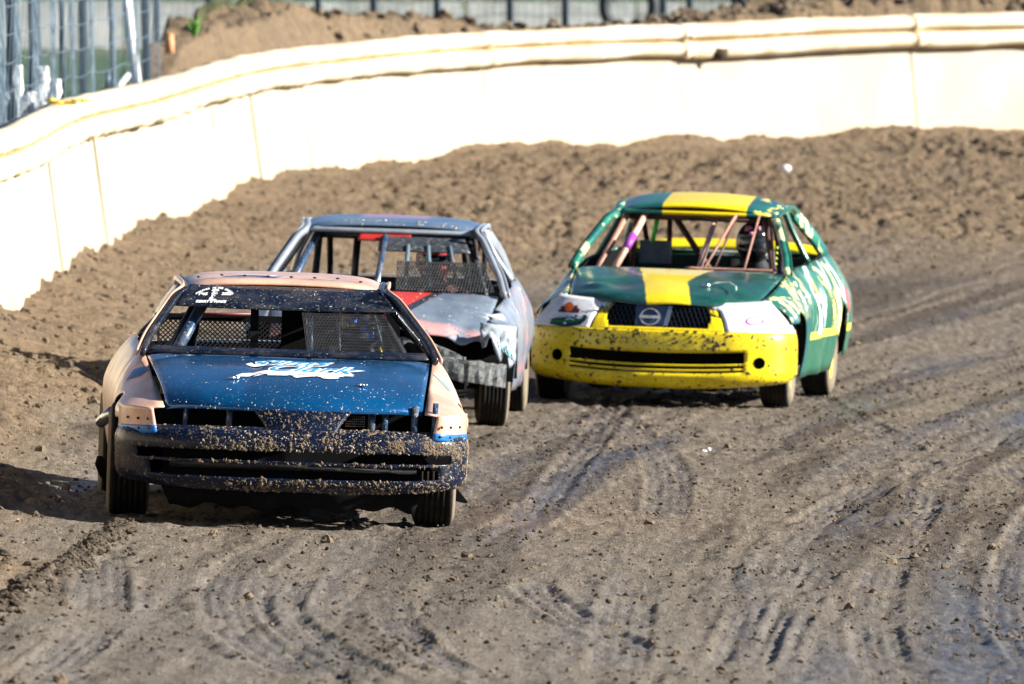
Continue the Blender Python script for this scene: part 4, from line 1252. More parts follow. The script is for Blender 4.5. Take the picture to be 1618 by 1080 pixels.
A = build_car(PA); carA = A['car']; SA = A['sh']
def xa(p): return (p[0] + SA, p[1], p[2])
def offA(z): return np.interp(z, [.19, .215, .24, .33, .37, .42, .44, .46, .475, .487, .495], [.035, .012, .006, .004, .002, .0, .004, .010, .022, .045, .08])
def zadjA(z, u, t): return (.042 * abs(u / .88) ** 4) * max(0, (.36 - z) / .16) - .018 * abs(u / .88) ** 3 * max(0, (z - .44) / .1)
zsA = [.185, .195, .205, .215, .225, .238, .25, .272, .295, .320, .325, .331, .336, .350, .368, .386, .395, .41, .425, .44, .45, .46, .468, .476, .484, .490, .495]
def cutbA(z, u):
    if .336 < z < .386 and abs(u) < .775: return True
    if .25 < z < .320 and abs(u) < .74: return True
    return False
bpA = bumper(A, PA, blueB, zsA, cutbA, off=offA, zadj=zadjA)
# grille shadow box, bars behind the bumper
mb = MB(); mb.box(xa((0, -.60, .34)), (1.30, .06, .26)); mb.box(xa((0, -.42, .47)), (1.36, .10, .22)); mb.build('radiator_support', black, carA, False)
for u_, z0_, z1_, r_ in ((-.55, .48, .60, .012), (-.33, .48, .61, .016), (.385, .47, .60, .020), (.452, .47, .60, .016), (.60, .47, .60, .018), (.70, .46, .62, .015)):
    bar(carA, [xa((u_, -.64, z0_)), xa((u_ + .01, -.60, z1_ + .02))], r_, bluetube, 'bumper_brace')
bar(carA, [xa((-.62, -.66, .305)), xa((.62, -.66, .305))], .022, blacktube, 'crash_bar')
mb = MB()
for i in range(10):
    for j in range(5):
        mb.tube([xa((.255 + i * .010, -.70, .515 + j * .012)), xa((.255 + i * .010 + .006, -.70, .521 + j * .012))], .0018, 4, False)
mb.build('radiator_mesh', rim_dark, carA)
# nose panel between the light openings
def nose(s, t):
    w = np.interp(s, [0, .5, 1], [.165, .20, .245]); u = .035 + t * w
    z = .470 + .115 * s; v = -.830 + .07 * s + .03 * t * t
    return xa((u, v, z))
noseA = fsurf('nose_panel', nose, 8, 20, blueB, carA, .01, 1.0)
# lower valance
fsurf('front_valance', lambda s, t: xa((t * (.66 - .05 * s), -.74 + .10 * t * t + .05 * s, .205 - .105 * s - .012 * math.sin(t * 21) * s + .01 * math.sin(t * 9 + 1) * s)), 4, 50, black, carA, .01)
# riveted corner patches
blueflat = flat('bright_blue_vinyl', (.01, .13, .40), .35)
rivet = plain('rivet', (.02, .02, .025), .4, .5)
for sd in (-1, 1):
    def patch(s, t, sd=sd):
        tt = (t + 1) / 2
        u = sd * (.700 + .165 * tt - .02 * s * (1 - tt)); v = -.745 + .30 * tt ** 2.2 + .0
        zt = .60 + .0 * tt; z = .592 - .01 * (1 - tt) - (.100 + .02 * tt) * s
        return xa((u + sd * .012, v - .012, z))
    o = fsurf('corner_patch', patch, 8, 12, peach, carA, .006, 1.0 if sd > 0 else -1.0)
    def patch2(s, t, sd=sd):
        p = patch(.86 + .38 * s, t); return (p[0] + sd * .001, p[1] - .006, p[2])
    o2 = fsurf('vinyl_patch', patch2, 4, 12, blueflat, carA, .003, 1.0 if sd > 0 else -1.0)
    for k in range(3):
        for row, s_ in ((0, .55), (1, 1.0)):
            p = patch(s_, -.6 + k * .55); mb = MB(); mb.ico((p[0], p[1] - .008, p[2]), .0085, .05, squash=(1, .5, 1)); mb.build('rivet', rivet, carA)
# sun strip and cowl band
strip = fsurf('sun_strip', lambda s, t: A['ws'](.635 + .33 * s - .02 * (1 - t * t) * (1 - s), t * 1.0, .004), 8, 50, navy, carA, .006)
fsurf('cowl_band', lambda s, t: A['ws'](-.02 + .085 * s, t * 1.0, .002), 3, 40, navy, carA, .01)
# memorial lettering on the sun strip
whitev = flat('white_vinyl', (.82, .83, .84), .4)
F0 = A['ws'](.80, -.70); FU = (Vector(A['ws'](.95, -.63)) - Vector(A['ws'](.65, -.63))).normalized()
fr = (F0, (1, -.00, 0), FU); dn = (0, .9, -.43)
art = Art()
art.arc_text('FOREVER IN OUR HEARTS', .0135, 0, -.092, .136, -.74, .74, .0010, 1.0)
art.text('1965', .0205, -.058, .006, .0012, 0, 1.15); art.text('2022', .0205, .062, .008, .0012, 0, 1.15)
art.text('KERRY E WAKE', .0175, 0, -.0385, .0011, 0, 1.28)
# helmet, rifle and boots emblem
art.disc(-.002, .0275, .018, .010, 16, 0, math.pi); art.disc(-.002, .0275, .021, .005, 16, math.pi, 2 * math.pi)
art.rect(-.011, -.022, -.002, .024, 3); art.rect(-.015, .006, -.008, .014, 2); art.rect(-.002, .006, .017, .0095, 2); art.ribbon([(.0, .013), (.008, .015), (.014, .017)], .003); art.rect(.004, -.008, .0075, .002, 2)
art.rect(-.016, -.029, -.001, -.015, 3); art.rect(-.002, -.019, .004, -.013, 2); art.disc(.006, -.027, .018, .0045, 14)
art.v = [(x, y * 2.35) for x, y in art.v]
project('memorial_lettering', art.v, art.f, strip, whitev, carA, fr, .008, dn)
# hood lettering
cyanv = flat('cyan_vinyl', (.02, .30, .62), .4)
hc = Vector(A['hood_f'](.62, .02)); fr = ((hc.x, hc.y, 1.0), (1, 0, 0), (0, 1, 0))
def letters(bold):
    a_ = Art(); a_.text('Slims', .25, -.045, .115, bold, .55, .78); a_.text('Clark', .25, .055, -.075, bold, .55, .78); return a_
aw = letters(.0170); aw.text('Racing', .15, .0, -.205, .008, .6, 1.1); aw.ribbon([(-.29, -.26), (-.22, -.19), (-.12, -.17), (.0, -.18), (.14, -.17), (.28, -.18)], [.02, .06, .07, .07, .05, .03])
aw.ribbon([(.29, -.185), (.18, -.20), (.06, -.24), (-.01, -.29)], [.02, .04, .05, .03]); aw.ribbon([(-.18, -.18), (-.12, -.22), (-.06, -.25)], [.05, .05, .02]); aw.ribbon([(-.30, -.27), (-.24, -.22)], [.02, .04])
project('hood_lettering', aw.v, aw.f, A['hood'], whitev, carA, fr, .004, (0, 0, -1))
ac = letters(.0010)
project('hood_lettering_fill', ac.v, ac.f, A['hood'], cyanv, carA, fr, .0065, (0, 0, -1))
# roof number and seam
fr = ((SA - .05, 1.62, 1.6), (1, 0, 0), (0, 1, 0))
an = Art(); an.text('7', .80, .07, -.02, .045, .1, 1.9); project('roof_number', an.v, an.f, A['roof'], blueflat, carA, fr, .003, (0, 0, -1))
an = Art(); an.text('7', .80, .05, .01, .015, .1, 1.9); project('roof_number_fill', an.v, an.f, A['roof'], flat('pale_blue_vinyl', (.35, .50, .66)), carA, fr, .005, (0, 0, -1))
an = Art(); an.ribbon([(-.42, -.30), (-.2, -.335), (0, -.345), (.2, -.335), (.43, -.30)], .006)
project('roof_seam', an.v, an.f, A['roof'], rivet, carA, fr, .002, (0, 0, -1))
for i in range(8):
    mb = MB(); mb.ico((SA - .42 + i * .12 - .03, 1.29, 1.212 if 0 < i < 7 else 1.198), .008, .1, squash=(1.4, 1, .7)); mb.build('rivet', rivet, carA)
# fender lettering
for sd, nm in ((-1, 'front_fenderL'), (1, 'front_fenderR')):
    fr = ((sd * (.80) + SA, .18, .74), (.55 * 1, .83 * sd, .0) if False else (.62, .55 * sd, .0), (0.0, .30, .75))
    a_ = Art()
    if sd < 0:
        for i in range(4): a_.rect(-.09 + i * .05, -.06, -.055 + i * .05, .07, 3)
        a_.rect(-.09, .0, .10, .025, 4)
    else:
        for i in range(5): a_.rect(-.03 + i * .022, -.10 + .01 * i, -.012 + i * .022, .09 - .01 * i, 3)
    project('fender_lettering', a_.v, a_.f, A[nm], blueflat if sd < 0 else flat('faded_blue_print', (.20, .34, .55)), carA, fr, .011, (-sd * .75, .35, -.55))
# cage and interior
for sd in (-1, 1):
    bar(carA, [xa((sd * .66, .62, .25)), xa((sd * .62, .68, .80)), xa((sd * .43, 1.22, 1.13)), xa((sd * .44, 1.75, 1.15)), xa((sd * .52, 1.80, .25))], .022, blacktube)
    bar(carA, [xa((sd * .60, .74, .56)), xa((sd * .66, 1.2, .52)), xa((sd * .56, 1.78, .58))], .022, blacktube)
    bar(carA, [xa((sd * .60, .74, .72)), xa((sd * .66, 1.2, .70)), xa((sd * .54, 1.78, .74))], .022, blacktube)
    bar(carA, [xa((sd * .42, 1.80, 1.10)), xa((sd * .45, 2.9, .62))], .020, blacktube)
bar(carA, [xa((-.43, 1.24, 1.062)), xa((.43, 1.24, 1.062))], .022, bluetube)
bar(carA, [xa((-.44, 1.76, 1.15)), xa((.44, 1.76, 1.15))], .024, blacktube)
bar(carA, [xa((-.50, 1.78, .62)), xa((.50, 1.78, .62))], .022, blacktube)
bar(carA, [xa((-.62, .66, .76)), xa((.62, .66, .76))], .022, blacktube)
bar(carA, [xa((-.565, .72, .83)), xa((-.42, 1.10, 1.08))], .030, bluetube)
bar(carA, [xa((-.20, 1.00, .80)), xa((-.20, 1.06, 1.10))], .0, black) if False else None
mb = MB(); mb.box(xa((-.165, .90, .955)), (.042, .012, .24), Matrix.Rotation(-.35, 3, 'X')); mb.build('window_strap', black, carA, False)
bar(carA, [xa((.118, .68, .83)), xa((.118, .98, 1.08))], .017, bluetube)
bar(carA, [xa((.27, .70, .83)), xa((.265, .98, 1.06))], .007, steel)
bar(carA, [xa((.50, .66, .84)), xa((.44, .94, 1.06))], .008, steel)
netA = lambda s, t: A['ws'](s, t, -.012)
wirea = plain('dark_net_wire', (.025, .027, .03), .6, dirt=.15, dirtc=(.2, .18, .14), bump=0)
wire_screen('window_net', netA, .05, .62, .13, .86, 14, 62, .0014, wirea, carA)
# expanded mesh behind the passenger side
rp = lambda s, t: xa((-.62 + 1.20 * (t + 1) / 2, 2.45 + .12 * s, .80 + .145 * s))
wire_screen('rear_mesh', rp, 0, 1, -1, 1, 12, 46, .0042, black, carA, diamond=True)
mb = MB(); mb.box(xa((0, 2.57, .957)), (1.28, .03, .034)); mb.box(xa((0, 2.45, .60)), (1.30, .03, .36)); mb.box(xa((.32, 1.98, .66)), (.62, .02, .72)); mb.build('rear_bulkhead', black, carA, False)  # last box is a dark panel added behind the driver to blacken the view
redtrim = flat('dark_red_trim', (.12, .01, .02)); bar(carA, [xa((-.50, 2.54, .972)), xa((-.12, 2.54, .982))], .008, redtrim, 'red_trim')
# drivers' side clutter seen through the net
bluesuit = flat('blue_cloth', (.04, .18, .85), .7)
dsA = driver(A, (.40, 1.35), .97, plain('black_suit', (.015, .015, .02), .8), plain('black_helmet', (.03, .03, .05), .3), 'driver in black suit and blue straps behind the window net of the dark blue car', [(-.04, .03, .022, bluesuit), (.05, .06, .016, flat('red_mark', (.6, .05, .03)))], bluesuit)
# side bits: tube stub, flap, mud flap, mirror-ish bracket
chrome = plain('bright_metal', (.62, .64, .66), .22, .9, dirt=.15)
bar(carA, [xa((-.955, .10, .47)), xa((-.90, -.03, .53))], .030, chrome, 'nerf_bar', 12); bar(carA, [xa((-.935, .04, .50)), xa((-.70, .5, .45))], .022, blacktube, 'nerf_bar_stay')
mb = MB(); mb.add([xa(q) for q in [(-.90, .50, .27), (-.945, .42, .29), (-.955, .40, .25), (-.935, .42, .20), (-.90, .46, .15), (-.87, .52, .20)]], [(0, 1, 2, 3, 4, 5)]); o = mb.build('torn_side_skirt', black, carA, False); o.modifiers.new('thickness', 'SOLIDIFY').thickness = .02
mb = MB(); mb.add([xa(q) for q in [(.86, .36, .20), (.935, .36, .115), (.925, .36, .105), (.85, .36, .12)]], [(0, 1, 2, 3)]); o = mb.build('mud_flap', black, carA, False); o.modifiers.new('thickness', 'SOLIDIFY').thickness = .01
# real mud
splatter('mud_splatter', bpA, 2400, mudm, carA, lambda c: (.15 + 3.2 * max(0, mnoise.noise(c * 9) + .12) ** 1.3) * (3.6 if c.z > .37 and c.z < .45 else .8) * (1.0 if c.x > -.45 else .12) + (.8 if c.z < .24 and c.x > -.3 else 0) + (.7 if .318 < c.z < .345 else 0), .0025, .0125, 'clods and specks of tan mud caked on the dark blue bumper', 3, lift=.008)
splatter('dried_mud_splatter', bpA, 1000, mudpale, carA, lambda c: (1.5 if c.z > .36 and c.z < .50 else .6) * (1.0 if c.x > -.35 else .08), .0015, .007, 'pale dried mud specks on the dark blue bumper', 4, lift=.008)
cabin_shade_net(A, PA)
for (u_, y_, z_2, r_, cc_) in ((.30, .98, .985, .022, (.55, .50, .32)), (.50, 1.0, 1.035, .018, (.75, .05, .03)), (.49, .95, .86, .018, (.85, .65, .03)), (.40, 1.0, .97, .026, (.05, .20, .9)), (.44, 1.02, .93, .024, (.05, .20, .9)), (.33, .96, .93, .012, (.05, .12, .8))):
    mb = MB(); mb.ico(xa((u_, y_, z_2)), r_, .2, squash=(.7, .5, 1.3)); mb.build('cabin_fitting', flat('bright_fitting', cc_), carA)
splatter('nose_mud', noseA, 120, mudm, carA, lambda c: 1, .003, .012, 'mud clods on the nose panel', 5, lift=.010)
splatter('hood_mud', A['hood'], 480, mudblue, carA, lambda c: 1.0 / (1 + 7 * max(0, c.y + .70)) ** 1.5, .0012, .0065, 'pale mud specks flung over the blue hood', 6, 3.0)
splatter('strip_mud', strip, 240, mudblue, carA, lambda c: 1, .0012, .0055, 'pale mud specks on the sun strip', 7, 3.0, 1.4)
for (u_, s_) in ((-.45, .30), (.52, .24)):
    p = Vector(A['hood_f'](s_, u_)); mb = MB()
    for i in range(5): mb.ico((p.x + rng.uniform(-.02, .02), p.y + rng.uniform(-.02, .02), p.z + .008), .010, .3, squash=(1.2, 1, .8))
    mb.build('hood_clip', chrome, carA)
# ================================================================== CAR B : green and yellow hatch-backed saloon
YEL = (0.80, 0.60, 0.005); GRN = (0.003, 0.085, 0.050)
def pat_hood(n, co):
    xyz = n.sep(co); x = n.math('SUBTRACT', xyz[0], .04); y = xyz[1]
    wob = n.math('MULTIPLY', n.math('SUBTRACT', n.noise(co, 9, 3, .6), .5), .03)
    xl = n.math('ADD', n.math('MULTIPLY', y, -.17), -.215); xr = n.math('ADD', n.math('MULTIPLY', n.math('ABSOLUTE', n.math('ADD', y, .25)), .16), .115)
    a = n.step(n.math('ADD', n.math('SUBTRACT', x, xl), wob), -.006, .006); b_ = n.step(n.math('SUBTRACT', n.math('ADD', xr, wob), x), -.006, .006)
    m_ = n.math('MULTIPLY', a, b_)
    g = n.mix(n.step(n.noise(co, 4, 5, .65), .35, .65), (.001, .040, .042), (.003, .085, .052))
    yy = n.mix(n.step(n.math('ADD', y, n.math('MULTIPLY', n.noise(co, 5, 4), .1)), .02, .06), YEL, (.80, .66, .22))
    c = n.mix(m_, g, yy)
    wh = n.math('MULTIPLY', n.step(n.noise(n.mapping(co, (2.2, 9, 9)), 2.0, 5, .65), .56, .62), n.step(y, .10, .2))
    return n.mix(n.math('MULTIPLY', wh, .75), c, (.55, .60, .64))
def pat_roof(n, co):
    xyz = n.sep(co); x = n.math('SUBTRACT', xyz[0], .04)
    a = n.math('MULTIPLY', n.step(x, -.235, -.225), n.math('SUBTRACT', 1.0, n.step(x, .325, .335)))
    g = n.mix(n.step(n.noise(co, 4, 5, .65), .35, .65), (.002, .08, .085), (.008, .14, .09))
    bl = n.math('MULTIPLY', n.step(n.noise(n.mapping(co, (4, 1.2, 4)), 3.5, 4, .6), .56, .60), n.step(x, .36, .40))
    g = n.mix(bl, g, (.75, .60, .10))
    return n.mix(a, g, YEL)
def pat_fender(n, co):
    z = n.sep(co)[2]
    g = n.mix(n.step(n.noise(co, 5, 5, .65), .35, .65), (.004, .10, .11), (.007, .12, .07))
    w = n.math('ABSOLUTE', n.math('SUBTRACT', n.noise(co, 5.5, 3, .5, 1.2), .5))
    line = n.math('MULTIPLY', n.math('SUBTRACT', 1.0, n.step(w, .022, .034)), n.step(z, .56, .60))
    c = n.mix(line, g, (.80, .68, .28))
    w2 = n.step(n.noise(n.mapping(co, (1, 1, 1), (3, 2, 1)), 6, 4, .6), .60, .64)
    return n.mix(n.math('MULTIPLY', w2, n.step(z, .50, .60)), c, (.60, .72, .74))
def pat_door(n, co):
    xyz = n.sep(co); z = xyz[2]
    g = n.mix(n.step(n.noise(co, 4, 5, .65), .35, .65), (.004, .10, .06), (.007, .12, .065))
    sc = n.step(n.noise(n.mapping(co, (1, 12, 1.5)), 2.5, 6, .7), .57, .66)
    c = n.mix(n.math('MULTIPLY', sc, .55), g, (.35, .47, .40))
    w2 = n.math('MULTIPLY', n.step(n.noise(n.mapping(co, (1, 3, 1)), 3, 4, .6), .58, .62), n.step(z, .42, .5))
    c = n.mix(w2, c, (.60, .74, .74))
    st = n.math('MULTIPLY', n.step(z, .425, .43), n.math('SUBTRACT', 1.0, n.step(z, .475, .48)))
    return n.mix(st, c, (.72, .74, .08))
def pat_pillar(n, co):
    c = n.mix(n.step(n.noise(co, 6, 5, .6), .35, .65), (.004, .09, .09), (.01, .18, .11))
    s_ = n.step(n.noise(n.mapping(co, (1, 1, 1), (0, 3, 0)), 7, 3, .6), .56, .60)
    return n.mix(s_, c, (.70, .72, .35))
g_hood = paint('green_hood_yellow_stripe', GRN, .30, pattern=pat_hood, mud=.1, film=.10, coat=.45, mudc=(.12, .13, .10))
g_roof = paint('green_roof_yellow_stripe', GRN, .30, pattern=pat_roof, mud=.0, film=.06, coat=.4)
g_fender = paint('green_fender_sprayed', GRN, .35, pattern=pat_fender, mud=.0, film=.06)
g_door = paint('green_door_scraped', GRN, .40, pattern=pat_door, mud=.05, film=.10)
g_pil = paint('green_pillar_sprayed', GRN, .35, pattern=pat_pillar, mud=.0, film=.05)
green = paint('green_paint', GRN, .35, mud=.05, film=.10)
yellow = paint('yellow_bumper_paint', YEL, .32, mud=.28, film=.10, mudscale=.55, coat=.25, mudc=(.06, .045, .02))
yellow2 = paint('yellow_paint', YEL, .35, mud=.0, film=.05)
whiteB = paint('white_light_cover', (.78, .79, .80), .35, mud=.10, film=.05, mudscale=.6, mudc=(.06, .05, .04))
rusty = plain('rusty_pink_tube', (.34, .17, .12), .6, var=.35, dirt=.25, dirtc=(.08, .04, .03))
brownt = plain('dark_brown_tube', (.06, .025, .02), .6, dirt=.2, dirtc=(.25, .14, .1))
PB = dict(at=(0.997, 80.0), yaw=7.5, z0=0.045, shift=0.03, wb=2.53, label='green and yellow race car with white covered headlights running wide on the right',
    mats=dict(hood=g_hood, fender=g_fender, door=g_door, quarter=g_door, roof=g_roof, pillar=g_pil, pillarB=green, rail=g_pil, deck=green, rim=rim_yellow, header=g_roof, mould=green),
    W=[(-.66, .76), (-.5, .825), (-.3, .855), (.6, .86), (1.5, .865), (2.6, .87), (3.2, .85), (3.50, .78)],
    top_u=[(-.66, .64), (-.4, .64), (0, .675), (.45, .70), (.8, .72), (2.0, .735), (2.9, .70), (3.5, .64)],
    top_z=[(-.66, .66), (-.45, .70), (0, .765), (.45, .862), (.8, .885), (1.6, .91), (2.6, .935), (3.1, .94), (3.5, .90)],
    zm=.56, rocker=.185, bump_top=.56, vfend=-.44, vdoor=.60, vrear=1.70, vend=3.50, deck_v=2.95, deck_z=.93, deck_w=.68,
    hood=dict(wf=.62, wr=.69, vf=-.745, vfc=-.46, vr=.34, vrc=.46, zf=.690, zfc=.012, zr=.870, crown=.022, ps=.78),
    ws=dict(v0=.40, v1=1.18, u0=.685, u1=.50, z0=.880, z1=1.248, bow=.08), pw=.027,
    roof=dict(v0=1.17, v1=2.25, w0=.52, w1=.53, z0=1.245, zm=1.30, z1=1.27, hump=.012, crown=.042),
    ft=.735, rt=.735, tw=.205, steer=math.radians(1.5))
def hdB(s, t):
    z = .012 * math.exp(-((t + .75) / .10) ** 2 - ((s - .22) / .12) ** 2) * math.sin(s * 30)
    z += -.018 * math.exp(-((t + .45) / .16) ** 2 - ((s - .35) / .14) ** 2) + .012 * math.exp(-((t - .45) / .2) ** 2 - ((s - .5) / .2) ** 2)
    z += -.012 * math.exp(-((t - .75) / .1) ** 2 - ((s - .12) / .1) ** 2) + .006 * math.sin(t * 9 + s * 5) * (1 - s)
    return z
PB['hood']['dent'] = hdB
PB['dent'] = lambda v, z, sd: (.014 * math.sin(v * 7 + z * 9) * math.exp(-((v - 1.2) / .7) ** 2) + .02 * math.exp(-((v - 1.1) / .3) ** 2 - ((z - .33) / .1) ** 2)) if sd > 0 else 0
Bc = build_car(PB); carB = Bc['car']; SB = Bc['sh']
def xb(p): return (p[0] + SB, p[1], p[2])
def offB(z): return np.interp(z, [.15, .175, .21, .40, .47, .50, .56, .62, .67, .70], [.06, .02, .0, .0, .006, .016, .055, .12, .19, .235])
def zadjB(z, u, t): return -.020 * (1 - min(1, abs(u) / .6) ** 2) * (1 if z < .42 else max(0, 1 - (z - .42) / .06)) + .040 * abs(u / .86) ** 4 * max(0, (.3 - z) / .15)
zsB = [.15, .16, .175, .195, .22, .245, .258, .272, .290, .304, .320, .345, .378, .40, .43, .46, .485, .50]
def cutbB(z, u):
    w = .575
    if abs(u) > w: return False
    return .245 < z < .258 or .290 < z < .304 and False or (.272 + .0 < z < .290) and False or (.304 < z < .378 and abs(u) < w - .02) or (.272 < z < .290)
bpB = bumper(Bc, PB, yellow, zsB, cutbB, W=.865, D=.46, vb=-.36, pn=2.7, off=offB, zadj=zadjB)
def gwid(z): return np.interp(z, [.50, .53, .58, .66, .70], [.30, .345, .37, .385, .39])
# grille surround (yellow) and headlight covers (white) share the face surface
zsU = [.50, .505, .515, .53, .55, .57, .59, .61, .63, .65, .668]
surB = bumper(Bc, PB, yellow2, zsU, lambda z, u: not (gwid(z) < abs(u) < .445 - (.04 if z > .62 else 0)) and not (z < .512 and abs(u) < .445), W=.865, D=.46, vb=-.36, pn=2.7, off=offB, name='grille_surround', ts=[math.copysign(math.asin(min(1, abs(u)) ** 1.35) / (math.pi / 2), u) for u in np.linspace(-.56, .56, 113)])
covs = []
for sdc in (-1, 1):
    covs.append(bumper(Bc, PB, whiteB, zsU, lambda z, u: u * sdc < .445 - (.04 if z > .62 else 0), W=.865, D=.46, vb=-.36, pn=2.7, off=offB, name='headlight_cover', zadj=lambda z, u, t: .035 * min(1, abs(u) / .7) ** 2 * (z - .5) / .17))
mb = MB(); mb.box(xb((0, -.60, .34)), (1.20, .05, .22)); mb.box(xb((0, -.55, .60)), (.86, .04, .20)); mb.box(xb((0, -.42, .62)), (1.30, .06, .16)); mb.build('radiator_support', black, carB, False)
# grille insert
grillem = plain('dark_grille', (.02, .026, .035), .35, .3, dirt=.1)
gr = empty('grille', xb((0, -.74, .58)), parent=carB)
def gadd(mb_, name, mat): mb_.v = [tuple(Vector(q) - Vector(xb((0, -.74, .58)))) for q in mb_.v]; return mb_.build(name, mat, gr, False)
for half in (0, 1):
  mb = MB()
  for i in range(26):
    u0 = -.37 + i * .03
    if -.155 < u0 < .035 or (u0 > 0) != bool(half): continue
    mb.tube([xb((u0 + .05, -.762 + .05 * abs(u0), .515)), xb((u0 - .01, -.715 + .05 * abs(u0), .655))], .0045, 4)
  for i in range(24):
    u0 = -.37 + i * .03
    if -.155 < u0 < .035 or (u0 > 0) != bool(half): continue
    mb.tube([xb((u0 - .04, -.758 + .05 * abs(u0), .515)), xb((u0 + .04, -.711 + .05 * abs(u0), .655))], .0025, 4)
  tag(gadd(mb, 'grille_mesh', grillem), kind='stuff')
mb = MB(); mb.add([xb(q) for q in [(-.15, -.762, .515), (.035, -.762, .515), (.055, -.72, .658), (-.15, -.72, .658)]], [(0, 1, 2, 3)]); gadd(mb, 'badge_plate', plain('blue_grey_plate', (.07, .11, .17), .35, .5, dirt=.15))
mb = MB(); mb.add([xb(q) for q in [(.035, -.772, .53), (.062, -.772, .53), (.088, -.725, .658), (.060, -.725, .658)]], [(0, 1, 2, 3)]); o = gadd(mb, 'grille_bar', chrome); o.modifiers.new('thickness', 'SOLIDIFY').thickness = .01
mb = MB(); pts = []
for i in range(25): a_ = 2 * math.pi * i / 24; pts.append(xb((-.055 + .060 * math.cos(a_), -.775 + .020 * math.sin(a_) + .02, .585 + .052 * math.sin(a_))))
mb.tube(pts, .0065, 8, False); mb.box(xb((-.055, -.765, .585)), (.135, .012, .018)); gadd(mb, 'badge', chrome)
# fog light holes
holem = flat('black_hole', (.001, .001, .001), 1.0); holem.node_tree.nodes['Principled BSDF'].inputs['Specular IOR Level'].default_value = 0
for u_, z_2 in ((-.655, .318), (.665, .308)):
    a_ = Art(); a_.disc(0, 0, .036, .038, 20, rings=3); project('fog_light_recess', a_.v, a_.f, bpB, holem, carB, (xb((u_, -1.0, z_2)), (1, 0, 0), (0, 0, 1)), .011, (0, 1, 0))
# stickers on the headlight covers
fr = (xb((-.60, -1.0, .575)), (1, 0, 0), (0, 0, 1))
def stick_on(name, art, mat, off, fr=fr, tg=None, d=(0, 1, 0), car=carB): return project(name, art.v, art.f, tg or covs, mat, car, fr, off + .009, d)
a_ = Art(); a_.ribbon([(-.125, -.045), (-.11, -.01), (0, .02), (.13, .005)], [.03, .05, .055, .03]); a_.ribbon([(-.125, -.045), (-.02, -.045), (.08, -.03), (.13, .0)], [.03, .06, .06, .02]); a_.disc(-.015, -.05, .03, .02)
stick_on('sticker_outline', a_, flat('dark_teal_print', (.005, .03, .05)), .003)
a_ = Art(); a_.rect(-.07, .015, .075, .045, 5); a_.rect(-.06, .04, -.03, .058, 2); a_.rect(.035, .04, .06, .062, 2); stick_on('sticker_skyline', a_, flat('maroon_print', (.06, .008, .02)), .0045)
a_ = Art(); a_.disc(.0, .052, .032, .030, 18); stick_on('sticker_sun', a_, flat('orange_print', (.50, .09, .01)), .006)
a_ = Art(); a_.ribbon([(-.11, -.045), (0, -.04), (.09, -.03)], [.012, .022, .012]); stick_on('sticker_band', a_, flat('green_print', (.01, .15, .03)), .007)
a_ = Art(); a_.ribbon([(-.105, -.012), (-.05, .003), (-.03, -.01)], .010); a_.ribbon([(-.02, -.012), (0, .004), (.015, -.012), (.03, .002), (.05, -.012)], .008); a_.ribbon([(.07, -.012), (.09, .002), (.10, -.008)], .012); a_.ribbon([(-.01, -.03), (.02, -.022), (.05, -.03)], .008); a_.disc(-.012, -.053, .012, .007)
stick_on('sticker_script', a_, flat('pale_print', (.55, .70, .78)), .0085)
fr2 = (xb((.62, -1.0, .590)), (1, 0, 0), (0, 0, 1))
a_ = Art(); a_.disc(0, -.012, .060, .027, 28, rings=1, inner=.80); stick_on('sticker_ring', a_, flat('magenta_print', (.60, .03, .25)), .004, fr2)
a_ = Art(); a_.disc(0, -.012, .052, .022, 28, rings=1, inner=.86); stick_on('sticker_ring_inner', a_, flat('violet_print', (.12, .08, .50)), .0055, fr2)
a_ = Art(); a_.text('T7', .05, .0, .038, .001, 0, 1.3); stick_on('sticker_letters', a_, flat('pale_violet_print', (.40, .42, .72)), .005, fr2)
# side artwork on the sunlit flank
frs = (Vector(xb((1.2, 1.45, .62))), Vector((0, 1, 0)), Vector((0, 0, 1)))
tg = [Bc['doorR'], Bc['rear_quarterR']]
cream = flat('cream_yellow_vinyl', (.80, .74, .28)); wv = flat('white_door_vinyl', (.80, .82, .80))
def side_art(name, art, mat, off, f=frs, t=tg): return project(name, art.v, art.f, t, mat, carB, f, off + .007, (-1, 0, 0))
a_ = Art(); a_.ribbon([(-.05, .22), (.25, .16), (.35, .0), (.33, -.15)], [.10, .16, .20, .18]); a_.ribbon([(.3, .25), (.62, .15), (.72, -.02), (.66, -.16)], [.2, .22, .22, .2]); side_art('number_vinyl', a_, cream, .004)
a_ = Art()
for i in range(14): a_.rect(.20, -.13 + i * .024, .40, -.122 + i * .024, 3); a_.rect(.60, -.13 + i * .024, .70, -.122 + i * .024, 2)
side_art('number_hatching', a_, flat('olive_print', (.35, .38, .05)), .006)
a_ = Art(); a_.ribbon([(.46, .12), (.50, .0), (.48, -.14)], .035); side_art('number_gap', a_, flat('deep_green_print', (.005, .10, .06)), .006)
a_ = Art(); a_.rect(-.60, -.16, -.42, .10, 5); a_.rect(-.42, .04, -.22, .09, 3); a_.ribbon([(.75, .2), (.95, .15), (1.1, .05)], [.15, .2, .1]); side_art('door_sticker', a_, wv, .005)
a_ = Art(); a_.ribbon([(-.38, .22), (-.32, .12), (-.25, .06)], [.03, .10, .06]); side_art('orange_sticker', a_, flat('faded_orange_print', (.62, .25, .12)), .005)
a_ = Art(); a_.disc(1.30, .02, .14, .09, 16); side_art('red_sticker', a_, flat('red_white_print', (.65, .10, .12)), .005)
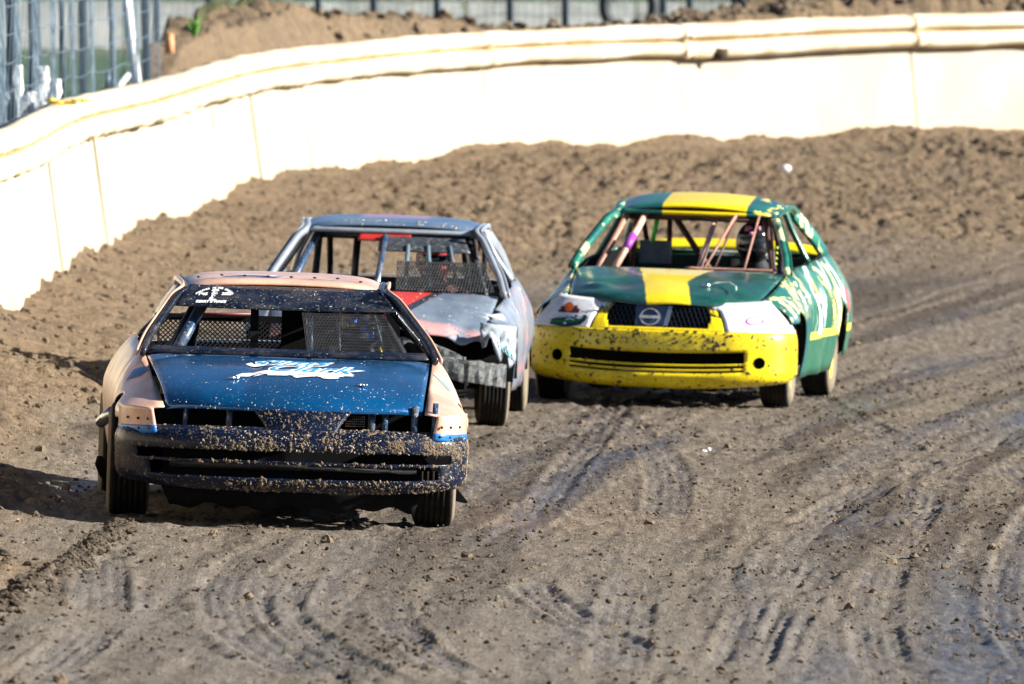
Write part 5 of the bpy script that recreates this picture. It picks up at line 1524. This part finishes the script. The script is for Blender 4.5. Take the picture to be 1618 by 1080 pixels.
# torn rocker edge, spoiler, cage
fsurf('spoiler', lambda s, t: xb((t * .66, 3.22 + .10 * s - .08 * (t * t), .955 + .055 * s - .05 * t ** 4)), 4, 26, yellow2, carB, .012)
for sd in (-1, 1):
    bar(carB, [xb((sd * .62, .62, .25)), xb((sd * .585, .66, .84)), xb((sd * .46, 1.20, 1.20)), xb((sd * .47, 1.80, 1.24)), xb((sd * .54, 1.86, .25))], .021, rusty if sd < 0 else brownt)
    bar(carB, [xb((sd * .60, .74, .56)), xb((sd * .70, 1.2, .52)), xb((sd * .56, 1.80, .58))], .020, brownt)
    bar(carB, [xb((sd * .44, 1.84, 1.20)), xb((sd * .45, 2.9, .62))], .018, brownt)
bar(carB, [xb((-.47, 1.22, 1.195)), xb((.47, 1.22, 1.195))], .026, brownt)
bar(carB, [xb((-.47, 1.82, 1.24)), xb((.47, 1.82, 1.24))], .022, brownt)
bar(carB, [xb((-.60, .68, .84)), xb((.60, .68, .84))], .018, brownt)
bar(carB, [xb((-.46, .62, .86)), xb((-.335, 1.17, 1.205))], .022, plain('peach_pink_tube', (.62, .36, .26), .5), 'front_brace')
purple = flat('purple_tape', (.28, .04, .34)); bar(carB, [xb((-.415, .80, .985)), xb((-.385, .93, 1.065))], .028, purple, 'purple_tape_wrap')
bar(carB, [xb((-.295, 1.26, 1.02)), xb((-.265, 1.26, 1.19))], .016, flat('bright_green_strap', (.06, .62, .05)), 'green_strap')
bar(carB, [xb((-.25, 1.82, 1.23)), xb((.12, 1.86, .70))], .022, brownt, 'diagonal_brace')
bar(carB, [xb((-.24, 1.80, .62)), xb((-.25, 1.82, 1.22))], .018, brownt)
bar(carB, [xb((.085, .70, .86)), xb((.130, 1.19, 1.195))], .020, plain('pale_rust_tube', (.48, .30, .24), .55, dirt=.2), 'centre_brace')
for a0, a1, mt, r_ in (((.13, .60, .87), (.275, 1.1, 1.22), rusty, .009), ((.20, .62, .88), (.28, 1.12, 1.22), brownt, .008), ((.40, .58, .88), (.43, 1.1, 1.22), rusty, .008), ((.60, .60, .88), (.50, 1.12, 1.20), brownt, .009)):
    bar(carB, [xb(a0), xb(a1)], r_, mt, 'window_bar')
fsurf('rust_cowl', lambda s, t: xb((.33 + t * .30, .40 + .02 * t + .02 * s, .878 + .010 * s)), 3, 16, rusty, carB, .006)
mb = MB(); mb.box(xb((-.30, 1.50, .95)), (.20, .14, .15)); mb.build('fuel_cell_box', plain('dark_blue_grey_box', (.05, .075, .10), .5), carB, False)
mb = MB(); mb.box(xb((0, 2.35, .72)), (1.24, .03, .40)); mb.build('rear_bulkhead', plain('dark_green_inner', (.004, .03, .015), .7), carB, False)
mb = MB(); mb.box(xb((.60, 1.05, .95)), (.03, .34, .30)); mb.build('inner_side_plate', plain('dark_purple_plate', (.02, .015, .03), .5), carB, False)
limed = flat('lime_dot', (.45, .60, .05))
for i in range(4):
    mb = MB(); mb.ico(xb((.580, .875 - .02 * i, 1.02 - i * .035)), .012, .1, squash=(.9, .5, 1)); mb.build('lime_dot', limed, carB)
# bent wire and hood pin on the right of the hood
p0 = Vector(Bc['hood_f'](.30, .42)); bar(carB, [p0 + Vector((0, 0, .012)), p0 + Vector((.06, .03, .03)), p0 + Vector((.14, .03, .035)), p0 + Vector((.19, -.04, .01)), p0 + Vector((.20, -.10, -.01))], .005, plain('pale_wire', (.6, .62, .55), .4), 'hood_cable')
mb = MB(); mb.ico(p0 + Vector((0, 0, .01)), .018, .3); mb.ico(p0 + Vector((-.03, 0, .01)), .012, .3); mb.build('hood_pin', chrome, carB)
pink = flat('pink_paint', (.60, .22, .38)); 
dsB = driver(Bc, (.36, 1.40), 1.035, plain('dark_suit', (.014, .016, .022), .8), plain('gloss_black_helmet', (.01, .01, .012), .15), 'driver in glossy black helmet with pink marks in the green car', [(-.03, .09, .028, pink), (.03, .10, .022, pink), (-.01, .06, .018, pink), (.085, -.085, .028, flat('white_mark', (.75, .75, .7)))])
splatter('mud_splatter', bpB, 420, plain('dark_mud', (.05, .035, .02), .9), carB, lambda c: 2.2 if abs(c.x) < .5 and c.z > .4 else .5, .005, .017, 'dark mud specks on the yellow bumper', 13, 3, lift=.008)
mb = MB()
for i in range(60):
    q = rng.uniform(-.5, .55); mb.ico(xb((q, -.60 + rng.uniform(-.05, .1), .150 + rng.uniform(-.025, .012))), rng.uniform(.012, .032), .4)
o = mb.build('hanging_mud', black, carB, False); tag(o, kind='stuff')

# ================================================================== CAR C : grey battered car between the two
greyc = (.15, .18, .22)
def pat_c(n, co):
    xyz = n.sep(co); x = n.math('ABSOLUTE', n.math('SUBTRACT', xyz[0], .01)); y = xyz[1]
    e = n.math('ADD', n.math('MULTIPLY', y, .26), .215)
    wob = n.math('MULTIPLY', n.math('SUBTRACT', n.noise(co, 7, 3, .6), .5), .02)
    d = n.math('ADD', n.math('SUBTRACT', x, e), wob)
    g = n.mix(n.step(n.noise(co, 3.2, 6, .7), .35, .65), (.10, .135, .19), (.17, .215, .27))
    g = n.mix(n.step(n.noise(co, 8, 6, .7), .58, .68), g, (.45, .46, .45))
    c = n.mix(n.step(d, -.004, .004), (.62, .035, .03), (.012, .02, .035))
    c = n.mix(n.step(d, .055, .065), c, g)
    fr_ = n.math('MULTIPLY', n.math('SUBTRACT', 1.0, n.step(y, -.52, -.40)), n.step(n.noise(co, 10, 4, .6), .44, .52))
    return n.mix(fr_, c, (.60, .28, .27))
def pat_croof(n, co):
    xyz = n.sep(co)
    g = n.mix(n.step(n.noise(co, 3.2, 6, .7), .35, .65), (.06, .12, .21), (.13, .19, .27))
    pk = n.math('MULTIPLY', n.step(xyz[0], -.22, -.15), n.math('SUBTRACT', 1.0, n.step(xyz[0], .20, .28)))
    pk = n.math('MULTIPLY', pk, n.step(xyz[1], 1.35, 1.45))
    return n.mix(n.math('MULTIPLY', pk, .7), g, (.42, .22, .36))
def pat_cside(n, co):
    g = n.mix(n.step(n.noise(co, 4, 6, .7), .35, .65), (.11, .14, .19), (.20, .23, .27))
    xyz = n.sep(co)
    rd = n.math('MULTIPLY', n.step(n.noise(n.mapping(co, (1, 3, 3)), 4, 4, .6), .58, .62), n.step(xyz[1], .7, .8))
    return n.mix(n.math('MULTIPLY', rd, .8), g, (.70, .20, .18))
c_hood = paint('grey_hood_red_stripe', greyc, .35, .1, pattern=pat_c, mud=.12, film=.12, coat=.25)
c_roof = paint('grey_blue_roof', greyc, .32, .1, pattern=pat_croof, mud=.1, film=.1, coat=.35)
c_side = paint('grey_side_paint', greyc, .38, pattern=pat_cside, mud=.1, film=.12)
c_grey = paint('grey_paint', (.26, .30, .35), .35, .1, mud=.25, film=.2)
c_pale = paint('pale_crumpled_paint', (.22, .26, .30), .6, mud=.15, film=.1)
beamm = plain('muddy_grey_beam', (.07, .08, .085), .8, .0, var=.6, scale=16, dirt=.5, dirtc=(.19, .185, .165), bump=.6)
PC = dict(at=(-.85, 75.5), yaw=2.0, z0=0.075, shift=0.02, wb=2.60, label='battered grey race car with no bumper and a red striped hood behind the leading car',
    mats=dict(hood=c_hood, fender=c_side, door=c_side, quarter=c_side, roof=c_roof, pillar=c_grey, pillarB=c_grey, rail=c_grey, deck=c_grey, rim=rim_dark, header=c_grey, mould=c_grey),
    W=[(-.66, .74), (-.5, .80), (-.3, .835), (.6, .84), (1.5, .85), (2.6, .85), (3.2, .83), (3.40, .76)],
    top_u=[(-.66, .66), (-.4, .67), (0, .69), (.45, .735), (.8, .75), (2.0, .755), (2.9, .71), (3.4, .64)],
    top_z=[(-.66, .55), (-.45, .60), (0, .69), (.45, .785), (.8, .82), (1.6, .86), (2.6, .86), (3.1, .83), (3.4, .80)],
    zm=.55, rocker=.20, bump_top=.50, vfend=-.40, vdoor=.60, vrear=1.75, vend=3.40, deck_v=2.85, deck_z=.83, deck_w=.66,
    hood=dict(wf=.655, wr=.705, vf=-.63, vfc=-.50, vr=.34, vrc=.47, zf=.595, zfc=-.02, zr=.805, crown=.02, ps=.85),
    ws=dict(v0=.42, v1=1.12, u0=.72, u1=.515, z0=.815, z1=1.185), pw=.023,
    roof=dict(v0=1.12, v1=2.1, w0=.53, w1=.55, z0=1.20, zm=1.238, z1=1.21),
    ft=.72, rt=.755, tw=.19, steer=math.radians(6.0))
def hdC(s, t):
    z = .03 * math.exp(-((t - .25) / .35) ** 2) * (1 - s) ** 3
    z -= .055 * math.exp(-((t - .80) / .10) ** 2) * (1 - s) ** 6
    z += .012 * math.sin(t * 8 + 1) * (1 - s) ** 2
    return z
PC['hood']['dent'] = hdC
def dentC(v, z, sd):
    if sd > 0 and v < .1: return .02 * math.sin(v * 34 + z * 22) + .018 * math.sin(z * 50 + v * 9)
    return .008 * math.sin(v * 8 + z * 10)
PC['dent'] = dentC
def cutC(nm, v, k, sd, p):
    return nm == 'front_fender' and sd > 0 and v < -.06 and k > .86 + .10 * math.sin(v * 40)
PC['cutside'] = cutC
Cc = build_car(PC); carC = Cc['car']; SC = Cc['sh']
def xc(p): return (p[0] + SC, p[1], p[2])
# crumpled pale fender corner with torn edge
vs = []; fs = []; R_ = random.Random(3)
for i in range(13):
    for j in range(9):
        t = i / 12; k = j / 8
        u = .635 + .215 * t; v = -.545 + .15 * t * t + .008 * math.sin(i * 1.7 + j)
        zt = .655 - .02 * t; dep = .10 + .10 * t + .05 * math.sin(i * 1.3) + (.06 if i in (7, 8, 10) else 0)
        vs.append(xc((u + R_.uniform(-.004, .004), v + .012 * math.sin(j * 1.1 + i * .8) - .02 * k + R_.uniform(-.003, .003), zt - dep * k)))
for i in range(12):
    for j in range(8): a_ = i * 9 + j; fs.append((a_, a_ + 9, a_ + 10, a_ + 1))
crump = mk('crumpled_fender_corner', vs, fs, c_pale, carC, True, .005)
cy = flat('cyan_shred', (.10, .45, .48)); 
for i in range(5):
    p = Vector(xc((.74 + .022 * i, -.52 + .01 * i, .545 - .02 * i))); mb = MB(); mb.tube([p, p + Vector((.01, -.01, -.03)), p + Vector((.025, 0, -.055))], [.008, .006, .002], 5); mb.build('torn_liner_shred', cy if i % 2 else c_pale, carC)
# exposed beam
def sweepbox(name, pts, w, h, mat, par, jit=.0):
    vs = []; fs = []; P3 = catmull(np.array(pts), 5); R__ = random.Random(2)
    for q in P3:
        for dy, dz in ((-w, -h), (-w, -h * .3), (-w * .8, h * .6), (-w * .6, h), (w, h), (w, -h)): vs.append((q[0] + R__.uniform(-jit, jit), q[1] + dy + R__.uniform(-jit, jit), q[2] + dz + R__.uniform(-jit, jit)))
    m_ = len(P3)
    for i in range(m_ - 1):
        for j in range(6): fs.append((i * 6 + j, i * 6 + (j + 1) % 6, i * 6 + 6 + (j + 1) % 6, i * 6 + 6 + j))
    fs.append((0, 1, 2, 3, 4, 5)[::-1]); fs.append(tuple((m_ - 1) * 6 + j for j in range(6)))
    return mk(name, vs, fs, mat, par, False)
sweepbox('bumper_beam', [xc((.40, -.66, .375)), xc((.55, -.66, .36)), xc((.70, -.62, .345)), xc((.80, -.56, .33))], .05, .068, beamm, carC, .006)
sweepbox('bumper_beam', [xc((-.75, -.56, .40)), xc((-.3, -.62, .42)), xc((.15, -.64, .40)), xc((.385, -.63, .37))], .045, .058, beamm, carC, .006)
sweepbox('radiator_crossmember', [xc((-.55, -.50, .50)), xc((0, -.56, .52)), xc((.25, -.58, .51)), xc((.42, -.60, .46)), xc((.55, -.60, .41))], .03, .030, beamm, carC, .005)
mb = MB(); mb.box(xc((.0, -.48, .44)), (1.0, .04, .20)); mb.box(xc((0, -.40, .30)), (1.1, .3, .12)); mb.build('radiator', black, carC, False)
bar(carC, [xc((.28, -.56, .36)), xc((.33, -.50, .18))], .018, beamm, 'tow_hook'); bar(carC, [xc((.50, -.4, .30)), xc((.47, -.45, .20))], .022, mudpale, 'bent_bracket')
# header, visor panel, bars and screens
redm = flat('red_header', (.40, .02, .015)); fsurf('red_header', lambda s, t: Cc['ws'](.86 + .10 * s, -.38 + .62 * (t + 1) / 2, -.03), 3, 20, redm, carC, .01)
darkp = plain('muddy_dark_panel', (.025, .032, .042), .55, .1, var=.5, scale=14, dirt=.35, dirtc=(.20, .19, .17))
fsurf('visor_panel', lambda s, t: Cc['ws'](.66 + .24 * s, .37 + .49 * t, -.02), 5, 24, darkp, carC, .008)
for t_, r_, s0, s1 in ((-.06, .020, 0, .9), (.20, .014, .1, .75), (.42, .014, .1, .75), (.66, .012, .2, .75)):
    bar(carC, [Cc['ws'](s0, t_ - .02, -.02), Cc['ws'](s1, t_, -.02)], r_, bluetube if t_ < 0 else plain('grey_blue_tube', (.10, .15, .19), .5, dirt=.3), 'window_bar')
wire_screen('lower_screen', lambda s, t: Cc['ws'](s, t, -.005), .01, .46, .10, .94, 10, 32, .0036, plain('screen_wire', (.022, .028, .032), .6, dirt=.3), carC, diamond=True)
for sd in (-1, 1):
    bar(carC, [xc((sd * .64, .66, .25)), xc((sd * .61, .70, .80)), xc((sd * .47, 1.20, 1.13)), xc((sd * .48, 1.75, 1.16)), xc((sd * .55, 1.80, .25))], .024, bluetube if sd < 0 else blacktube)
    bar(carC, [xc((sd * .60, .74, .56)), xc((sd * .66, 1.2, .52)), xc((sd * .56, 1.78, .58))], .022, blacktube)
    bar(carC, [xc((sd * .42, 1.80, 1.12)), xc((sd * .45, 2.8, .62))], .020, blacktube)
bar(carC, [xc((-.47, 1.22, 1.13)), xc((.47, 1.22, 1.13))], .026, blacktube)
bar(carC, [xc((-.48, 1.76, 1.16)), xc((.48, 1.76, 1.16))], .022, blacktube)
bar(carC, [xc((-.27, 1.80, .6)), xc((-.24, 1.78, 1.15))], .024, blacktube)
bar(carC, [xc((-.60, .70, .78)), xc((.60, .70, .78))], .02, blacktube)
mb = MB(); mb.box(xc((0, 2.4, .55)), (1.2, .03, .34)); mb.build('rear_bulkhead', black, carC, False)
mb = MB(); mb.box(xc((.585, 1.15, .97)), (.02, .34, .26)); mb.build('inner_side_plate', plain('dark_blue_plate', (.01, .02, .05), .5), carC, False)
for i, (y_, z_3, col) in enumerate(((.98, 1.075, 'r'), (.92, 1.03, 'w'), (.86, .985, 'w'))):
    mb = MB(); mb.box(xc((.555, y_, z_3)), (.012, .04, .035)); mb.build('plate_sticker', redm if col == 'r' else whitev, carC, False)
dred = flat('dark_red_helmet_paint', (.30, .03, .04), .3)
dsC = driver(Cc, (.26, 1.40), .985, plain('dark_red_suit', (.07, .018, .02), .8), dred, 'driver in dark red helmet behind the bars of the battered grey car', [(.05, .06, .02, flat('pink_stripe', (.6, .25, .25))), (-.05, -.08, .018, flat('pale_mark', (.7, .68, .6))), (.07, -.07, .016, redm)])
mb = MB()
for q in (.45, .52): mb.ico(xc((q, 1.22, .93 + (q - .45))), .035, .3, squash=(1, .5, .8))
mb.build('window_net_hardware', plain('pale_hardware', (.55, .48, .42), .4), carC)
splatter('mud_splatter', Cc['hood'], 350, mudpale, carC, lambda c: 1, .002, .010, 'pale mud specks on the grey hood', 23, 3)
splatter('roof_mud', Cc['roof'], 60, mudpale, carC, lambda c: 1 if c.y < 1.2 else 0, .004, .016, 'mud lumps on the front edge of the grey roof', 24, 2)
cabin_shade_net(Cc, PC)
